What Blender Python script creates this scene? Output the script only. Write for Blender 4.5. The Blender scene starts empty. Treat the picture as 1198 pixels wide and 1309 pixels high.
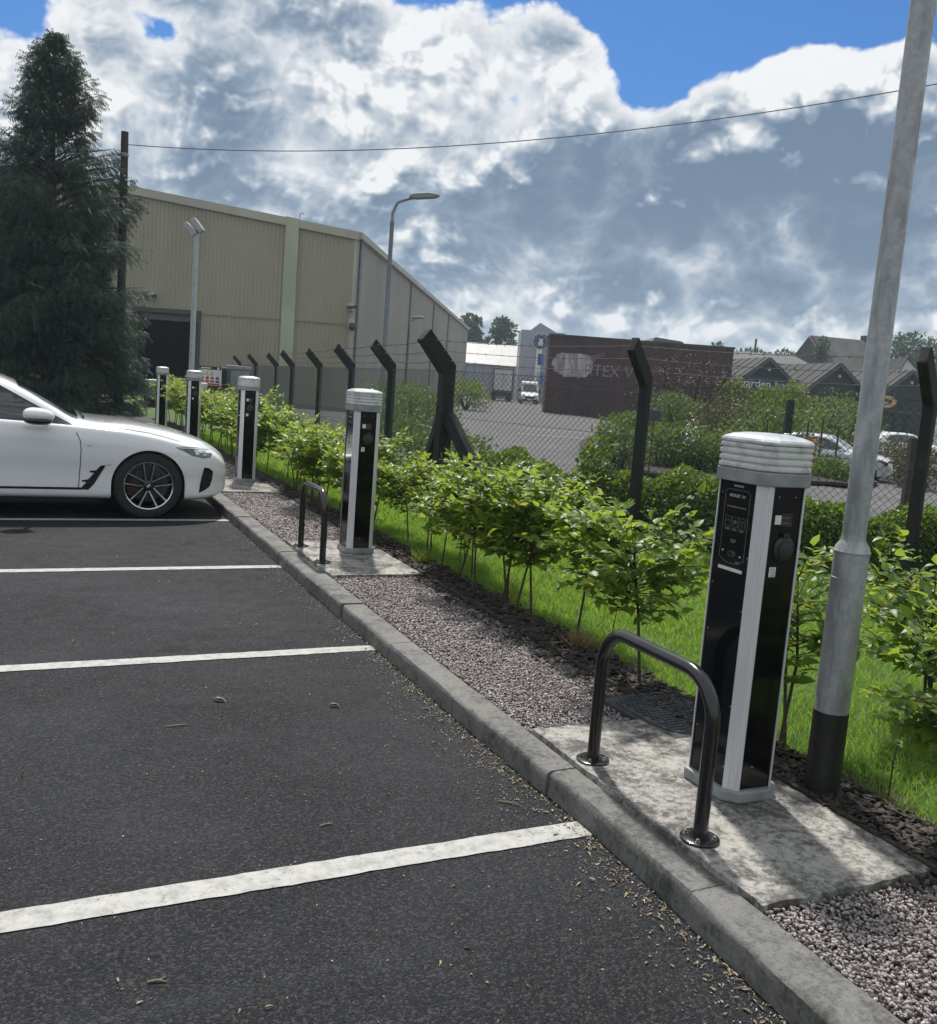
import bpy, bmesh, math, random
import numpy as np
from mathutils import Vector, Matrix

random.seed(7); RNG = np.random.default_rng(7)
S = bpy.context.scene
COL = S.collection
R_ = math.radians

# ------------------------------------------------------------------ camera model (measured from the photograph)
F, CX, CY, HC = 1213.0, 599.0, 654.5, 1.56
ROLL, PITCH, YAW = .0752, .1323, .4288
_f = np.array([math.sin(YAW)*math.cos(PITCH), math.cos(YAW)*math.cos(PITCH), -math.sin(PITCH)])
_r0 = np.array([math.cos(YAW), -math.sin(YAW), 0.]); _u0 = np.cross(_r0, _f)
CR = math.cos(ROLL)*_r0 + math.sin(ROLL)*_u0
CU = -math.sin(ROLL)*_r0 + math.cos(ROLL)*_u0
HD = np.array([math.sin(YAW), math.cos(YAW), 0.])
CAMP = np.array([0, 0, HC])
def ray(x, y): return _f + CR*(x-CX)/F - CU*(y-CY)/F
def ground(x, y, z=0.):
    d = ray(x, y); return d*((z-HC)/d[2]) + CAMP
def at(x, y, D):
    d = ray(x, y); return d*(D/(d@HD)) + CAMP
def hit(x, y, p0, n):
    d = ray(x, y); return CAMP + d*(((np.array(p0)-CAMP)@n)/(d@n))
def azel(x, y):
    d = ray(x, y); d = d/np.linalg.norm(d); return math.atan2(d[0], d[1]), math.asin(d[2])

cd = bpy.data.cameras.new('camera'); cam = bpy.data.objects.new('camera', cd); COL.objects.link(cam)
cd.sensor_fit = 'HORIZONTAL'; cd.sensor_width = 36; cd.lens = 36*F/1198; cd.clip_start = .05; cd.clip_end = 6000
M = Matrix(((CR[0], CU[0], -_f[0], 0), (CR[1], CU[1], -_f[1], 0), (CR[2], CU[2], -_f[2], HC), (0, 0, 0, 1)))
cam.matrix_world = M
S.camera = cam
S.view_settings.view_transform = 'Standard'; S.view_settings.look = 'None'
S.view_settings.exposure = EXPOSURE = 0.38; S.view_settings.gamma = 1; S.view_settings.use_curve_mapping = False

# ------------------------------------------------------------------ materials
class NT:
    def __init__(s, tree): s.t = tree; s.n = tree.nodes; s.l = tree.links
    def node(s, typ, **kw):
        n = s.n.new(typ)
        for k, v in kw.items():
            if k.startswith('i_'): s.put(n.inputs[k[2:].replace('_', ' ')], v)
            else: setattr(n, k, v)
        return n
    def put(s, sock, v):
        if isinstance(v, bpy.types.NodeSocket): s.l.new(v, sock)
        else:
            if sock.type == 'RGBA' and len(v) == 3: v = (*v, 1)
            sock.default_value = v
    def m(s, op, a, b=0., c=None, clamp=False):
        n = s.n.new('ShaderNodeMath'); n.operation = op; n.use_clamp = clamp
        s.put(n.inputs[0], a); s.put(n.inputs[1], b)
        if c is not None: s.put(n.inputs[2], c)
        return n.outputs[0]
    def mix(s, fac, a, b, blend='MIX'):
        n = s.n.new('ShaderNodeMix'); n.data_type = 'RGBA'; n.blend_type = blend
        s.put(n.inputs[0], fac); s.put(n.inputs[6], a); s.put(n.inputs[7], b); return n.outputs[2]
    def ss(s, v, lo, hi, a=0., b=1.):
        n = s.n.new('ShaderNodeMapRange'); n.interpolation_type = 'SMOOTHSTEP'
        s.put(n.inputs[0], v); n.inputs[1].default_value = lo; n.inputs[2].default_value = hi
        n.inputs[3].default_value = a; n.inputs[4].default_value = b; return n.outputs[0]
    def noise(s, vec, scale, detail=4., rough=.55, dist=0.):
        n = s.n.new('ShaderNodeTexNoise'); s.put(n.inputs['Vector'], vec)
        n.inputs['Scale'].default_value = scale; n.inputs['Detail'].default_value = detail
        n.inputs['Roughness'].default_value = rough; n.inputs['Distortion'].default_value = dist
        return n.outputs[0]
    def voro(s, vec, scale, feature='F1', out=0, rand=1.):
        n = s.n.new('ShaderNodeTexVoronoi'); n.feature = feature; s.put(n.inputs['Vector'], vec)
        n.inputs['Scale'].default_value = scale; n.inputs['Randomness'].default_value = rand
        return n.outputs[out]
    def vscale(s, vec, sc):
        n = s.n.new('ShaderNodeMapping'); s.put(n.inputs[0], vec); n.inputs[3].default_value = sc; return n.outputs[0]

def newmat(name):
    mt = bpy.data.materials.new(name); mt.use_nodes = True
    t = NT(mt.node_tree); b = t.n['Principled BSDF']
    return mt, t, b
def coords(t, kind='Object'): return t.n.new('ShaderNodeTexCoord').outputs[kind]
def bump(t, b, h, dist, strength=1.):
    n = t.n.new('ShaderNodeBump'); n.inputs['Distance'].default_value = dist; n.inputs['Strength'].default_value = strength
    t.l.new(h, n.inputs['Height']); t.l.new(n.outputs[0], b.inputs['Normal'])

def mat(name, c, rough=.5, metal=0., c2=None, scale=8., lo=.35, hi=.65, bscale=None, bdist=.002, coat=0., spec=.5, detail=6., stretch=None, rvar=0.):
    """Principled material whose base colour wanders between c and c2 and whose surface is finely bumped."""
    mt, t, b = newmat(name)
    v = coords(t)
    if stretch: v = t.vscale(v, stretch)
    b.inputs['Roughness'].default_value = rough; b.inputs['Metallic'].default_value = metal
    b.inputs['Specular IOR Level'].default_value = spec
    b.inputs['Coat Weight'].default_value = coat; b.inputs['Coat Roughness'].default_value = .03
    if c2 is None: c2 = tuple(x*.86 for x in c)
    n = t.noise(v, scale, detail)
    t.put(b.inputs['Base Color'], t.mix(t.ss(n, lo, hi), c, c2))
    if rvar: t.put(b.inputs['Roughness'], t.ss(n, .3, .7, max(rough-rvar, .02), rough+rvar))
    if bscale: bump(t, b, t.noise(v, bscale, 3.), bdist)
    return mt

def leafmat(name, dark, light, trans, young=None, rough=.42, tfac=.4, yfrac=.1):
    mt, t, b = newmat(name)
    g = t.n.new('ShaderNodeNewGeometry'); rnd = g.outputs['Random Per Island']
    big = t.noise(coords(t), 2.3, 2.)
    k = t.m('ADD', t.m('MULTIPLY', rnd, .65), t.m('MULTIPLY', big, .5), clamp=True)
    c = t.mix(k, dark, light); tr = t.mix(k, tuple(x*.7 for x in trans), trans)
    if young:
        y = t.ss(rnd, 1-yfrac, 1-yfrac+.02)
        c = t.mix(y, c, young); tr = t.mix(y, tr, tuple(min(1, x*1.6) for x in young))
    t.put(b.inputs['Base Color'], c); b.inputs['Roughness'].default_value = rough
    b.inputs['Specular IOR Level'].default_value = .4
    tb = t.node('ShaderNodeBsdfTranslucent'); t.put(tb.inputs[0], tr)
    mx = t.n.new('ShaderNodeMixShader'); mx.inputs[0].default_value = tfac
    t.l.new(b.outputs[0], mx.inputs[1]); t.l.new(tb.outputs[0], mx.inputs[2])
    t.l.new(mx.outputs[0], t.n['Material Output'].inputs[0])
    return mt

def asphalt_mat(name, c, c2, stone, speck=.5, bd=.004, wear=False, scale=1.):
    mt, t, b = newmat(name); v = coords(t)
    cell = t.voro(v, 145.*scale, out=1); dist = t.voro(v, 145.*scale)
    grey = t.n.new('ShaderNodeSeparateColor'); t.l.new(cell, grey.inputs[0])
    big = t.noise(v, .9, 6., .6); mid = t.noise(v, 7., 5., .6); fine = t.noise(v, 60.*scale, 6., .7)
    base = t.mix(t.ss(t.m('ADD', t.m('MULTIPLY', big, .75), t.m('MULTIPLY', mid, .25)), .38, .64), c, c2)
    base = t.mix(t.m('MULTIPLY', t.ss(grey.outputs[0], .55, 1.), speck), base, stone)
    base = t.mix(t.ss(fine, .52, .3, 0., .75), base, tuple(x*.35 for x in c))
    sp = t.voro(v, 23., out=0); spn = t.noise(v, 3.1, 3.)
    base = t.mix(t.m('MULTIPLY', t.ss(sp, .07, .04), t.ss(spn, .52, .6)), base, (.32, .31, .28))
    oil = t.m('MULTIPLY', t.ss(t.voro(v, 1.1), .16, .05), t.ss(t.noise(v, 5., 5., .65), .42, .6))
    base = t.mix(t.m('MULTIPLY', oil, .55), base, tuple(x*.4 for x in c))
    trk = t.noise(t.vscale(v, (.35, 2.2, 1.)), 1.6, 6., .62); base = t.mix(t.ss(trk, .56, .72, 0., .35), base, tuple(x*1.5 for x in c2))
    t.put(b.inputs['Base Color'], base)
    t.put(b.inputs['Roughness'], t.ss(mid, .3, .7, .55, .8)); b.inputs['Specular IOR Level'].default_value = .12
    h = t.m('ADD', t.m('MULTIPLY', dist, -.9), t.m('MULTIPLY', fine, .9))
    bump(t, b, h, bd)
    return mt, t, b, v

ASPH = asphalt_mat('asphalt', (.0155, .0168, .0195), (.029, .031, .0352), (.085, .085, .09), .55, .006)[0]
YARD = asphalt_mat('worn_asphalt', (.13, .128, .13), (.18, .178, .178), (.24, .24, .24), .3, .003)[0]

def paint_mat():
    mt, t, b = newmat('line_paint'); v = coords(t)
    n = t.noise(v, 75., 8., .75); n2 = t.noise(v, 4., 4.)
    worn = t.ss(t.m('ADD', t.m('MULTIPLY', n, .8), t.m('MULTIPLY', n2, .2)), .43, .375)
    dirt = t.ss(t.noise(v, 17., 8., .7), .38, .72)
    c = t.mix(dirt, (.40, .40, .388), (.23, .23, .22))
    t.put(b.inputs['Base Color'], t.mix(worn, c, (.07, .07, .07))); b.inputs['Roughness'].default_value = .7
    bump(t, b, t.noise(v, 90., 4., .7), .003)
    return mt
PAINT = paint_mat()

def concrete_mat(name, c, dirt, amt_lo, amt_hi, fine=40., lichen=None, asc=2.6, ssc=14.):
    mt, t, b = newmat(name); v = coords(t)
    a = t.noise(v, asc, 10., .7, .4); f = t.noise(v, fine, 6., .75); s2 = t.noise(v, ssc, 8., .75)
    k = t.ss(t.m('ADD', t.m('MULTIPLY', a, .55), t.m('MULTIPLY', s2, .45)), amt_lo, amt_hi)
    col = t.mix(k, c, dirt)
    col = t.mix(t.ss(f, .53, .72), col, tuple(x*.5 for x in dirt))
    col = t.mix(t.ss(f, .42, .26), col, tuple(min(.8, x*1.25) for x in c))
    if lichen: col = t.mix(t.ss(t.noise(v, 3.3, 5.), .58, .68), col, lichen)
    t.put(b.inputs['Base Color'], col); b.inputs['Roughness'].default_value = .85
    bump(t, b, t.m('ADD', f, t.m('MULTIPLY', s2, .5)), .004)
    return mt
KERBM = concrete_mat('kerb_concrete', (.175, .175, .168), (.06, .06, .056), .43, .62, 90., (.14, .14, .105), 5., 40.)
PADM = concrete_mat('pad_concrete', (.36, .35, .328), (.075, .073, .07), .42, .575, 75., None, 5.5, 34.)
POSTM = concrete_mat('post_concrete', (.020, .021, .022), (.012, .013, .014), .4, .6, 30., (.030, .032, .028))

SOIL = mat('soil', (.045, .036, .028), .95, c2=(.02, .016, .013), scale=14, bscale=60, bdist=.02)
GRAVELBASE = mat('gravel_base', (.10, .092, .09), .9, c2=(.03, .028, .028), scale=70, bscale=70, bdist=.02)
LAWN = mat('lawn_soil', (.07, .14, .015), .9, c2=(.045, .10, .012), scale=5, bscale=120, bdist=.02)
TERR = mat('rough_ground', (.06, .085, .03), .95, c2=(.035, .05, .02), scale=.08)

def island_mat(name, cols, rough=.8, bscale=60, bdist=.002):
    mt, t, b = newmat(name)
    g = t.n.new('ShaderNodeNewGeometry'); r = t.n.new('ShaderNodeValToRGB')
    t.l.new(g.outputs['Random Per Island'], r.inputs[0])
    e = r.color_ramp.elements
    while len(e) < len(cols): e.new(.5)
    for i, c in enumerate(cols): e[i].position = i/(len(cols)-1); e[i].color = (*c, 1)
    n = t.noise(coords(t), bscale, 4.)
    t.put(b.inputs['Base Color'], t.mix(t.ss(n, .3, .7, 0., .35), r.outputs[0], (.03, .03, .03)))
    b.inputs['Roughness'].default_value = rough; bump(t, b, n, bdist)
    return mt
STONEM = island_mat('gravel_stone', [(.20, .175, .17), (.37, .33, .325), (.27, .235, .235), (.48, .435, .43), (.33, .28, .28), (.56, .52, .51)])
BARKM = island_mat('bark_chips', [(.02, .017, .014), (.045, .035, .029), (.03, .025, .021), (.08, .063, .052), (.024, .021, .018)], .85)
LITTERM = island_mat('leaf_litter', [(.22, .15, .08), (.34, .27, .16), (.12, .08, .05), (.42, .36, .26), (.2, .17, .1)], .8)
GRASSM = leafmat('grass_blades', (.085, .18, .018), (.185, .32, .04), (.36, .56, .06), rough=.5, tfac=.45)
BEECH = leafmat('beech_leaves', (.04, .10, .018), (.12, .20, .032), (.44, .58, .06), young=(.30, .32, .07), rough=.42, tfac=.42, yfrac=.05)
PRIVET = leafmat('privet_leaves', (.025, .06, .01), (.085, .16, .022), (.28, .43, .04), rough=.42, tfac=.32)
SHRUB = leafmat('shrub_leaves', (.04, .08, .022), (.12, .19, .05), (.26, .38, .07), rough=.55, tfac=.25)
SHRUBY = leafmat('yellow_green_leaves', (.07, .11, .018), (.15, .21, .035), (.3, .4, .05), rough=.55, tfac=.3)
SHRUBB = leafmat('brownish_leaves', (.06, .065, .03), (.115, .105, .05), (.17, .16, .06), rough=.6, tfac=.25)
REDTWIG = leafmat('bare_creeper', (.05, .035, .034), (.085, .058, .05), (.08, .06, .045), rough=.7, tfac=.1)
CONIF = leafmat('conifer_sprays', (.024, .05, .04), (.062, .105, .072), (.07, .12, .06), rough=.55, tfac=.2)
FARLEAF = leafmat('far_leaves', (.035, .06, .03), (.07, .105, .045), (.1, .15, .05), rough=.7, tfac=.2)
BARK = mat('bark', (.06, .048, .036), .9, c2=(.03, .024, .018), scale=30, bscale=60, bdist=.004)
TWIGM = mat('young_stem', (.07, .055, .04), .8, c2=(.035, .028, .02), scale=60, bscale=150, bdist=.001)

BLACKGLOSS = mat('gloss_black_panel', (.004, .0045, .005), .09, c2=(.006, .006, .007), scale=3, spec=.35)
ALU = mat('satin_aluminium', (.68, .69, .70), .45, .3, c2=(.60, .61, .62), scale=6, stretch=(30, 30, 1), rvar=.06)
GREYPL = mat('grey_plastic', (.27, .29, .30), .5, c2=(.2, .215, .22), scale=12, bscale=200, bdist=.0004)
def cap_mat():
    mt, t, b = newmat('ribbed_white_plastic'); v = coords(t)
    n = t.noise(v, 22., 7., .7)
    t.put(b.inputs['Base Color'], t.mix(t.ss(n, .45, .75), (.56, .57, .56), (.33, .33, .31)))
    b.inputs['Roughness'].default_value = .38; b.inputs['Subsurface Weight'].default_value = .15; b.inputs['Subsurface Radius'].default_value = (.01, .01, .01)
    return mt
CAPM = cap_mat()
DOMEM = mat('dome_plastic', (.62, .64, .65), .3, .3, c2=(.4, .42, .43), scale=18, rvar=.08)
DECALW = mat('white_print', (.72, .72, .7), .5, c2=(.6, .6, .58), scale=30)
DECALG = mat('grey_print', (.17, .18, .16), .5, c2=(.12, .13, .11), scale=30)
DECALR = mat('red_print', (.35, .05, .05), .5)
SOCKETM = mat('socket_plastic', (.02, .021, .023), .45, c2=(.014, .015, .016), scale=50)
BLKPAINT = mat('black_paint', (.009, .009, .010), .22, c2=(.014, .014, .015), scale=9, coat=.3, bscale=90, bdist=.0004)
def galv_mat():
    mt, t, b = newmat('galvanised_steel'); v = coords(t)
    sp = t.voro(v, 55., out=1); g = t.n.new('ShaderNodeSeparateColor'); t.l.new(sp, g.inputs[0])
    n = t.noise(t.vscale(v, (4, 4, 1)), 5., 7., .65)
    c = t.mix(g.outputs[0], (.33, .35, .36), (.41, .43, .44)); c = t.mix(t.ss(n, .42, .68), c, (.25, .265, .275))
    t.put(b.inputs['Base Color'], c); b.inputs['Metallic'].default_value = .35
    t.put(b.inputs['Roughness'], t.ss(n, .3, .7, .42, .62)); bump(t, b, t.noise(v, 80., 4.), .0006)
    return mt
GALV = galv_mat()
LAMPBLK = mat('bitumen_black', (.012, .012, .012), .5, c2=(.03, .026, .022), scale=9, lo=.5, hi=.8, bscale=50, bdist=.002)
COVERM = mat('cast_cover', (.045, .048, .055), .55, c2=(.028, .03, .034), scale=14, bscale=80, bdist=.001)
WOODEDGE = mat('weathered_timber', (.06, .05, .042), .85, c2=(.03, .025, .02), scale=10, stretch=(8, .6, 8), bscale=60, bdist=.003)
WIRE = mat('fence_wire', (.11, .115, .12), .5, .3, c2=(.06, .064, .068), scale=20)
BARB = mat('barbed_wire', (.10, .09, .085), .6, .5, c2=(.06, .05, .045), scale=20)

CARW = mat('white_car_paint', (.78, .80, .82), .14, c2=(.77, .79, .81), scale=1, coat=1.)
CARBLK = mat('black_trim', (.008, .008, .009), .25, coat=.2)
GLASSD = mat('dark_glass', (.010, .014, .016), .03, c2=(.012, .017, .019), coat=.5, spec=.8)
SEAM = mat('panel_gap', (.012, .012, .013), .7)
TYRE = mat('tyre_rubber', (.012, .012, .012), .75, c2=(.02, .02, .02), scale=40, bscale=120, bdist=.001)
RIMSIL = mat('cut_alloy', (.72, .73, .75), .22, .9)
RIMBLK = mat('black_alloy', (.010, .010, .011), .22, coat=.4)
DISC = mat('brake_disc', (.09, .09, .09), .35, .8)
CALIP = mat('red_caliper', (.05, .006, .008), .45)
LENS = mat('lamp_lens', (.05, .06, .075), .06, c2=(.02, .024, .03), scale=20, coat=1., spec=.8)
SILV = mat('silver_trim', (.6, .61, .62), .3, .8)
BLUEM = mat('blue_enamel', (.02, .08, .35), .3)
TAIL = mat('red_lens', (.35, .01, .01), .2, coat=.5)
PLATEW = mat('number_plate', (.7, .7, .66), .5)
# ------------------------------------------------------------------ mesh helpers
class MB:
    """Collects shapes that become ONE mesh object."""
    def __init__(s): s.v = []; s.f = []
    def add(s, vs, fs):
        o = len(s.v); s.v.extend([tuple(map(float, p)) for p in vs]); s.f.extend([tuple(i+o for i in f) for f in fs]); return s
    def box(s, x0, x1, y0, y1, z0, z1):
        return s.add([(x0,y0,z0),(x1,y0,z0),(x1,y1,z0),(x0,y1,z0),(x0,y0,z1),(x1,y0,z1),(x1,y1,z1),(x0,y1,z1)],
                     [(0,3,2,1),(4,5,6,7),(0,1,5,4),(1,2,6,5),(2,3,7,6),(3,0,4,7)])
    def obox(s, c, ax, ay, az, hx, hy, hz):
        c, ax, ay, az = map(np.array, (c, ax, ay, az)); vs = []
        for k in (-1, 1):
            for (i, j) in ((-1,-1),(1,-1),(1,1),(-1,1)): vs.append(c+ax*hx*i+ay*hy*j+az*hz*k)
        return s.add(vs, [(0,3,2,1),(4,5,6,7),(0,1,5,4),(1,2,6,5),(2,3,7,6),(3,0,4,7)])
    def bar(s, a, b, w, h=None, up=(0,0,1)):
        a, b = np.array(a, float), np.array(b, float); d = b-a; L = np.linalg.norm(d); d /= L
        u = np.array(up, float); x = np.cross(d, u)
        if np.linalg.norm(x) < 1e-4: x = np.cross(d, (1,0,0))
        x /= np.linalg.norm(x); y = np.cross(x, d)
        return s.obox((a+b)/2, x, d, y, w/2, L/2, (h or w)/2)
    def prism(s, poly, z0, z1):
        n = len(poly)
        vs = [(p[0], p[1], z0) for p in poly]+[(p[0], p[1], z1) for p in poly]
        return s.add(vs, [tuple(range(n-1, -1, -1)), tuple(range(n, 2*n))]+[(i, (i+1) % n, n+(i+1) % n, n+i) for i in range(n)])
    def extr(s, poly3, d):
        n = len(poly3); d = np.array(d); vs = [np.array(p) for p in poly3]; vs += [p+d for p in vs]
        return s.add(vs, [tuple(range(n-1, -1, -1)), tuple(range(n, 2*n))]+[(i, (i+1) % n, n+(i+1) % n, n+i) for i in range(n)])
    def tube(s, path, r, n=8, caps=True):
        P = [np.array(p, float) for p in path]; rs = r if hasattr(r, '__len__') else [r]*len(P)
        t = P[1]-P[0]; t /= np.linalg.norm(t)
        u = np.cross(t, (0,0,1.)); u = u/np.linalg.norm(u) if np.linalg.norm(u) > 1e-3 else np.array((1.,0,0))
        vs = []
        for i, p in enumerate(P):
            a = P[max(i-1, 0)]; b = P[min(i+1, len(P)-1)]; t = (b-a)/np.linalg.norm(b-a)
            u = u-t*(u@t); u /= np.linalg.norm(u); w = np.cross(t, u)
            for k in range(n):
                an = 2*math.pi*k/n; vs.append(p+(u*math.cos(an)+w*math.sin(an))*rs[i])
        fs = [(i*n+k, i*n+(k+1) % n, (i+1)*n+(k+1) % n, (i+1)*n+k) for i in range(len(P)-1) for k in range(n)]
        if caps: fs += [tuple(range(n-1, -1, -1)), tuple((len(P)-1)*n+k for k in range(n))]
        return s.add(vs, fs)
    def lathe(s, prof, n=24, axis='z', c=(0,0,0), caps=True):
        vs = []
        for r, h in prof:
            for k in range(n):
                a = 2*math.pi*k/n; x, y = r*math.cos(a), r*math.sin(a)
                q = (x, y, h) if axis == 'z' else ((x, h, y) if axis == 'y' else (h, x, y))
                vs.append((q[0]+c[0], q[1]+c[1], q[2]+c[2]))
        fs = [(i*n+k, i*n+(k+1) % n, (i+1)*n+(k+1) % n, (i+1)*n+k) for i in range(len(prof)-1) for k in range(n)]
        if caps: fs += [tuple(range(n-1, -1, -1)), tuple((len(prof)-1)*n+k for k in range(n))]
        return s.add(vs, fs)
    def mesh(s, name):
        me = bpy.data.meshes.new(name); me.from_pydata(s.v, [], s.f)
        bm = bmesh.new(); bm.from_mesh(me); bmesh.ops.recalc_face_normals(bm, faces=bm.faces); bm.to_mesh(me); bm.free()
        return me
    def build(s, name, m, parent=None, smooth=None, bevel=0., seg=2, loc=None):
        return link(name, s.mesh(name), m, parent, smooth, bevel, seg, loc)

def link(name, me, m, parent=None, smooth=None, bevel=0., seg=2, loc=None):
    o = bpy.data.objects.new(name, me); COL.objects.link(o)
    if m is not None and not len(me.materials): me.materials.append(m)
    if smooth is not None:
        me.polygons.foreach_set('use_smooth', [True]*len(me.polygons))
        try: me.set_sharp_from_angle(angle=R_(smooth))
        except Exception: pass
    if bevel:
        b = o.modifiers.new('bevel', 'BEVEL'); b.width = bevel; b.segments = seg; b.limit_method = 'ANGLE'; b.angle_limit = R_(35)
    if parent is not None: o.parent = parent
    if loc is not None: o.location = loc
    return o

def npmesh(name, V, Fc):
    """V (n,3) array; Fc (m,k) index array."""
    me = bpy.data.meshes.new(name); m, k = Fc.shape
    me.vertices.add(len(V)); me.vertices.foreach_set('co', np.ascontiguousarray(V, dtype=np.float32).ravel())
    me.loops.add(m*k); me.loops.foreach_set('vertex_index', np.ascontiguousarray(Fc, dtype=np.int32).ravel())
    me.polygons.add(m); me.polygons.foreach_set('loop_start', np.arange(0, m*k, k, dtype=np.int32))
    me.update(calc_edges=True); me.validate(); return me

def tag(o, label=None, cat=None, group=None, kind=None):
    if label: o['label'] = label
    if cat: o['category'] = cat
    if group: o['group'] = group
    if kind: o['kind'] = kind
    return o
def thing(name, label, cat, loc=(0,0,0), rz=0., group=None):
    o = bpy.data.objects.new(name, None); COL.objects.link(o); o.location = loc; o.rotation_euler = (0,0,rz)
    o.empty_display_size = .2
    return tag(o, label, cat, group)
def struct(o): o['kind'] = 'structure'; return o
def stuff(o): o['kind'] = 'stuff'; return o
def dup(root, loc, rz=0., label=None, group=None, scale=None):
    r = root.copy(); COL.objects.link(r); r.location = loc; r.rotation_euler = (0,0,rz)
    if scale is not None: r.scale = scale
    if label: r['label'] = label
    if group: r['group'] = group
    for ch in list(root.children):
        c = ch.copy(); COL.objects.link(c); c.parent = r
        for g in list(ch.children):
            d = g.copy(); COL.objects.link(d); d.parent = c
    return r

def text_mesh(txt, size, ext=.001, align='CENTER'):
    cu = bpy.data.curves.new('lettering', 'FONT'); cu.body = txt; cu.size = size; cu.extrude = ext
    cu.align_x = align; cu.align_y = 'CENTER'; cu.resolution_u = 3
    ob = bpy.data.objects.new('lettering', cu); COL.objects.link(ob); bpy.context.view_layer.update()
    me = bpy.data.meshes.new_from_object(ob.evaluated_get(bpy.context.evaluated_depsgraph_get()))
    bpy.data.objects.remove(ob); bpy.data.curves.remove(cu); return me
def add_text(mb, txt, size, o, ax, ay, ext=.001, sx=1., align='CENTER'):
    """Letters laid in the plane ax (writing direction) / ay (up) at o."""
    me = text_mesh(txt, size, ext, align); o, ax, ay = map(np.array, (o, ax, ay)); az = np.cross(ax, ay)
    vs = [o+ax*(v.co.x*sx)+ay*v.co.y+az*v.co.z for v in me.vertices]
    mb.add(vs, [tuple(p.vertices) for p in me.polygons]); bpy.data.meshes.remove(me); return mb

# ------------------------------------------------------------------ leaves
LEAF_V = np.array([(0,0,0),(.30,.29,.08),(.28,-.30,.07),(.33,0,0),(.70,.20,.03),(.66,-.21,.04),(.70,0,-.05),(1.06,.01,-.18)])
LEAF_F = np.array([(0,3,1),(0,2,3),(1,3,6),(1,6,4),(3,2,5),(3,5,6),(4,6,7),(6,5,7)])
LITE_V = np.array([(0,0,0),(.45,.30,.06),(1,0,-.08),(.45,-.30,.06)])
LITE_F = np.array([(0,2,1),(0,3,2)])
def frames(d, rng, up=None, tilt=.5):
    """Orthonormal frames whose x axis is d, z axis near up."""
    d = d/np.linalg.norm(d, axis=1, keepdims=True)
    u = np.tile(np.array([0,0,1.]), (len(d), 1)) if up is None else up
    u = u+rng.normal(0, tilt, d.shape)
    y = np.cross(u, d); y /= np.linalg.norm(y, axis=1, keepdims=True)+1e-9
    z = np.cross(d, y); return d, y, z
def scatter(V, Fc, P, d, size, rng, up=None, tilt=.5, wid=1.):
    x, y, z = frames(d, rng, up, tilt); n, k = len(P), len(V); sz = np.asarray(size).reshape(-1, 1, 1)
    W = P[:, None, :]+sz*(V[None, :, 0:1]*x[:, None, :]+wid*V[None, :, 1:2]*y[:, None, :]+V[None, :, 2:3]*z[:, None, :])
    FF = (Fc[None]+(np.arange(n)*k)[:, None, None]).reshape(-1, Fc.shape[1]); return W.reshape(-1, 3), FF
def rdir(n, rng):
    v = rng.normal(size=(n, 3)); return v/np.linalg.norm(v, axis=1, keepdims=True)
def merge(parts):
    V, Fs, o = [], [], 0
    for v, f in parts: V.append(v); Fs.append(f+o); o += len(v)
    return np.concatenate(V), np.concatenate(Fs)

# ------------------------------------------------------------------ sun and sky
SUN_AZ, SUN_EL = R_(15), R_(58)
sd = bpy.data.lights.new('sun', 'SUN'); sd.energy = 4.0; sd.angle = R_(2.6); sd.color = (1, .95, .875)
so = bpy.data.objects.new('sun', sd); COL.objects.link(so)
sdir = Vector((math.sin(SUN_AZ)*math.cos(SUN_EL), math.cos(SUN_AZ)*math.cos(SUN_EL), math.sin(SUN_EL)))
so.rotation_euler = sdir.to_track_quat('Z', 'Y').to_euler(); so.location = sdir*50
W = bpy.data.worlds.new('World'); S.world = W; W.use_nodes = True
t = NT(W.node_tree); t.n.clear()
out = t.node('ShaderNodeOutputWorld')
sky = t.node('ShaderNodeTexSky', sky_type='NISHITA', sun_disc=False, sun_elevation=SUN_EL, sun_rotation=SUN_AZ, air_density=1.3, dust_density=.4, ozone_density=2.5)
dirv = t.n.new('ShaderNodeTexCoord').outputs['Generated']
sp = t.n.new('ShaderNodeSeparateXYZ'); t.l.new(dirv, sp.inputs[0])
az = t.m('ARCTAN2', sp.outputs[0], sp.outputs[1]); el = t.m('ARCSINE', sp.outputs[2])
ae = t.n.new('ShaderNodeCombineXYZ'); t.l.new(az, ae.inputs[0]); t.l.new(el, ae.inputs[1])
# domain-warped direction, stretched a little along the horizon
sph = t.n.new('ShaderNodeCombineXYZ'); t.l.new(az, sph.inputs[0]); t.l.new(t.m('MULTIPLY', el, 1.25), sph.inputs[1])
wn = t.n.new('ShaderNodeTexNoise'); wn.noise_dimensions = '2D'; t.l.new(sph.outputs[0], wn.inputs['Vector']); wn.inputs['Scale'].default_value = 8.; wn.inputs['Detail'].default_value = 4.
wv = t.n.new('ShaderNodeVectorMath'); wv.operation = 'MULTIPLY_ADD'; t.l.new(wn.outputs['Color'], wv.inputs[0])
wv.inputs[1].default_value = (.045, .045, .045); t.l.new(sph.outputs[0], wv.inputs[2]); P0 = wv.outputs[0]
def offs(v, o):
    n = t.n.new('ShaderNodeVectorMath'); n.operation = 'ADD'; t.l.new(v, n.inputs[0]); n.inputs[1].default_value = o; return n.outputs[0]
def billow(v):
    n = t.n.new('ShaderNodeTexVoronoi'); n.voronoi_dimensions = '2D'; n.feature = 'F1'; t.l.new(v, n.inputs['Vector'])
    n.inputs['Scale'].default_value = 9.; n.inputs['Detail'].default_value = 3.; n.inputs['Roughness'].default_value = .52
    n.inputs['Lacunarity'].default_value = 2.3
    return t.m('SUBTRACT', .5, n.outputs['Distance'])
b0 = billow(P0); b1 = billow(offs(P0, (-.006, .016, 0)))
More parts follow.
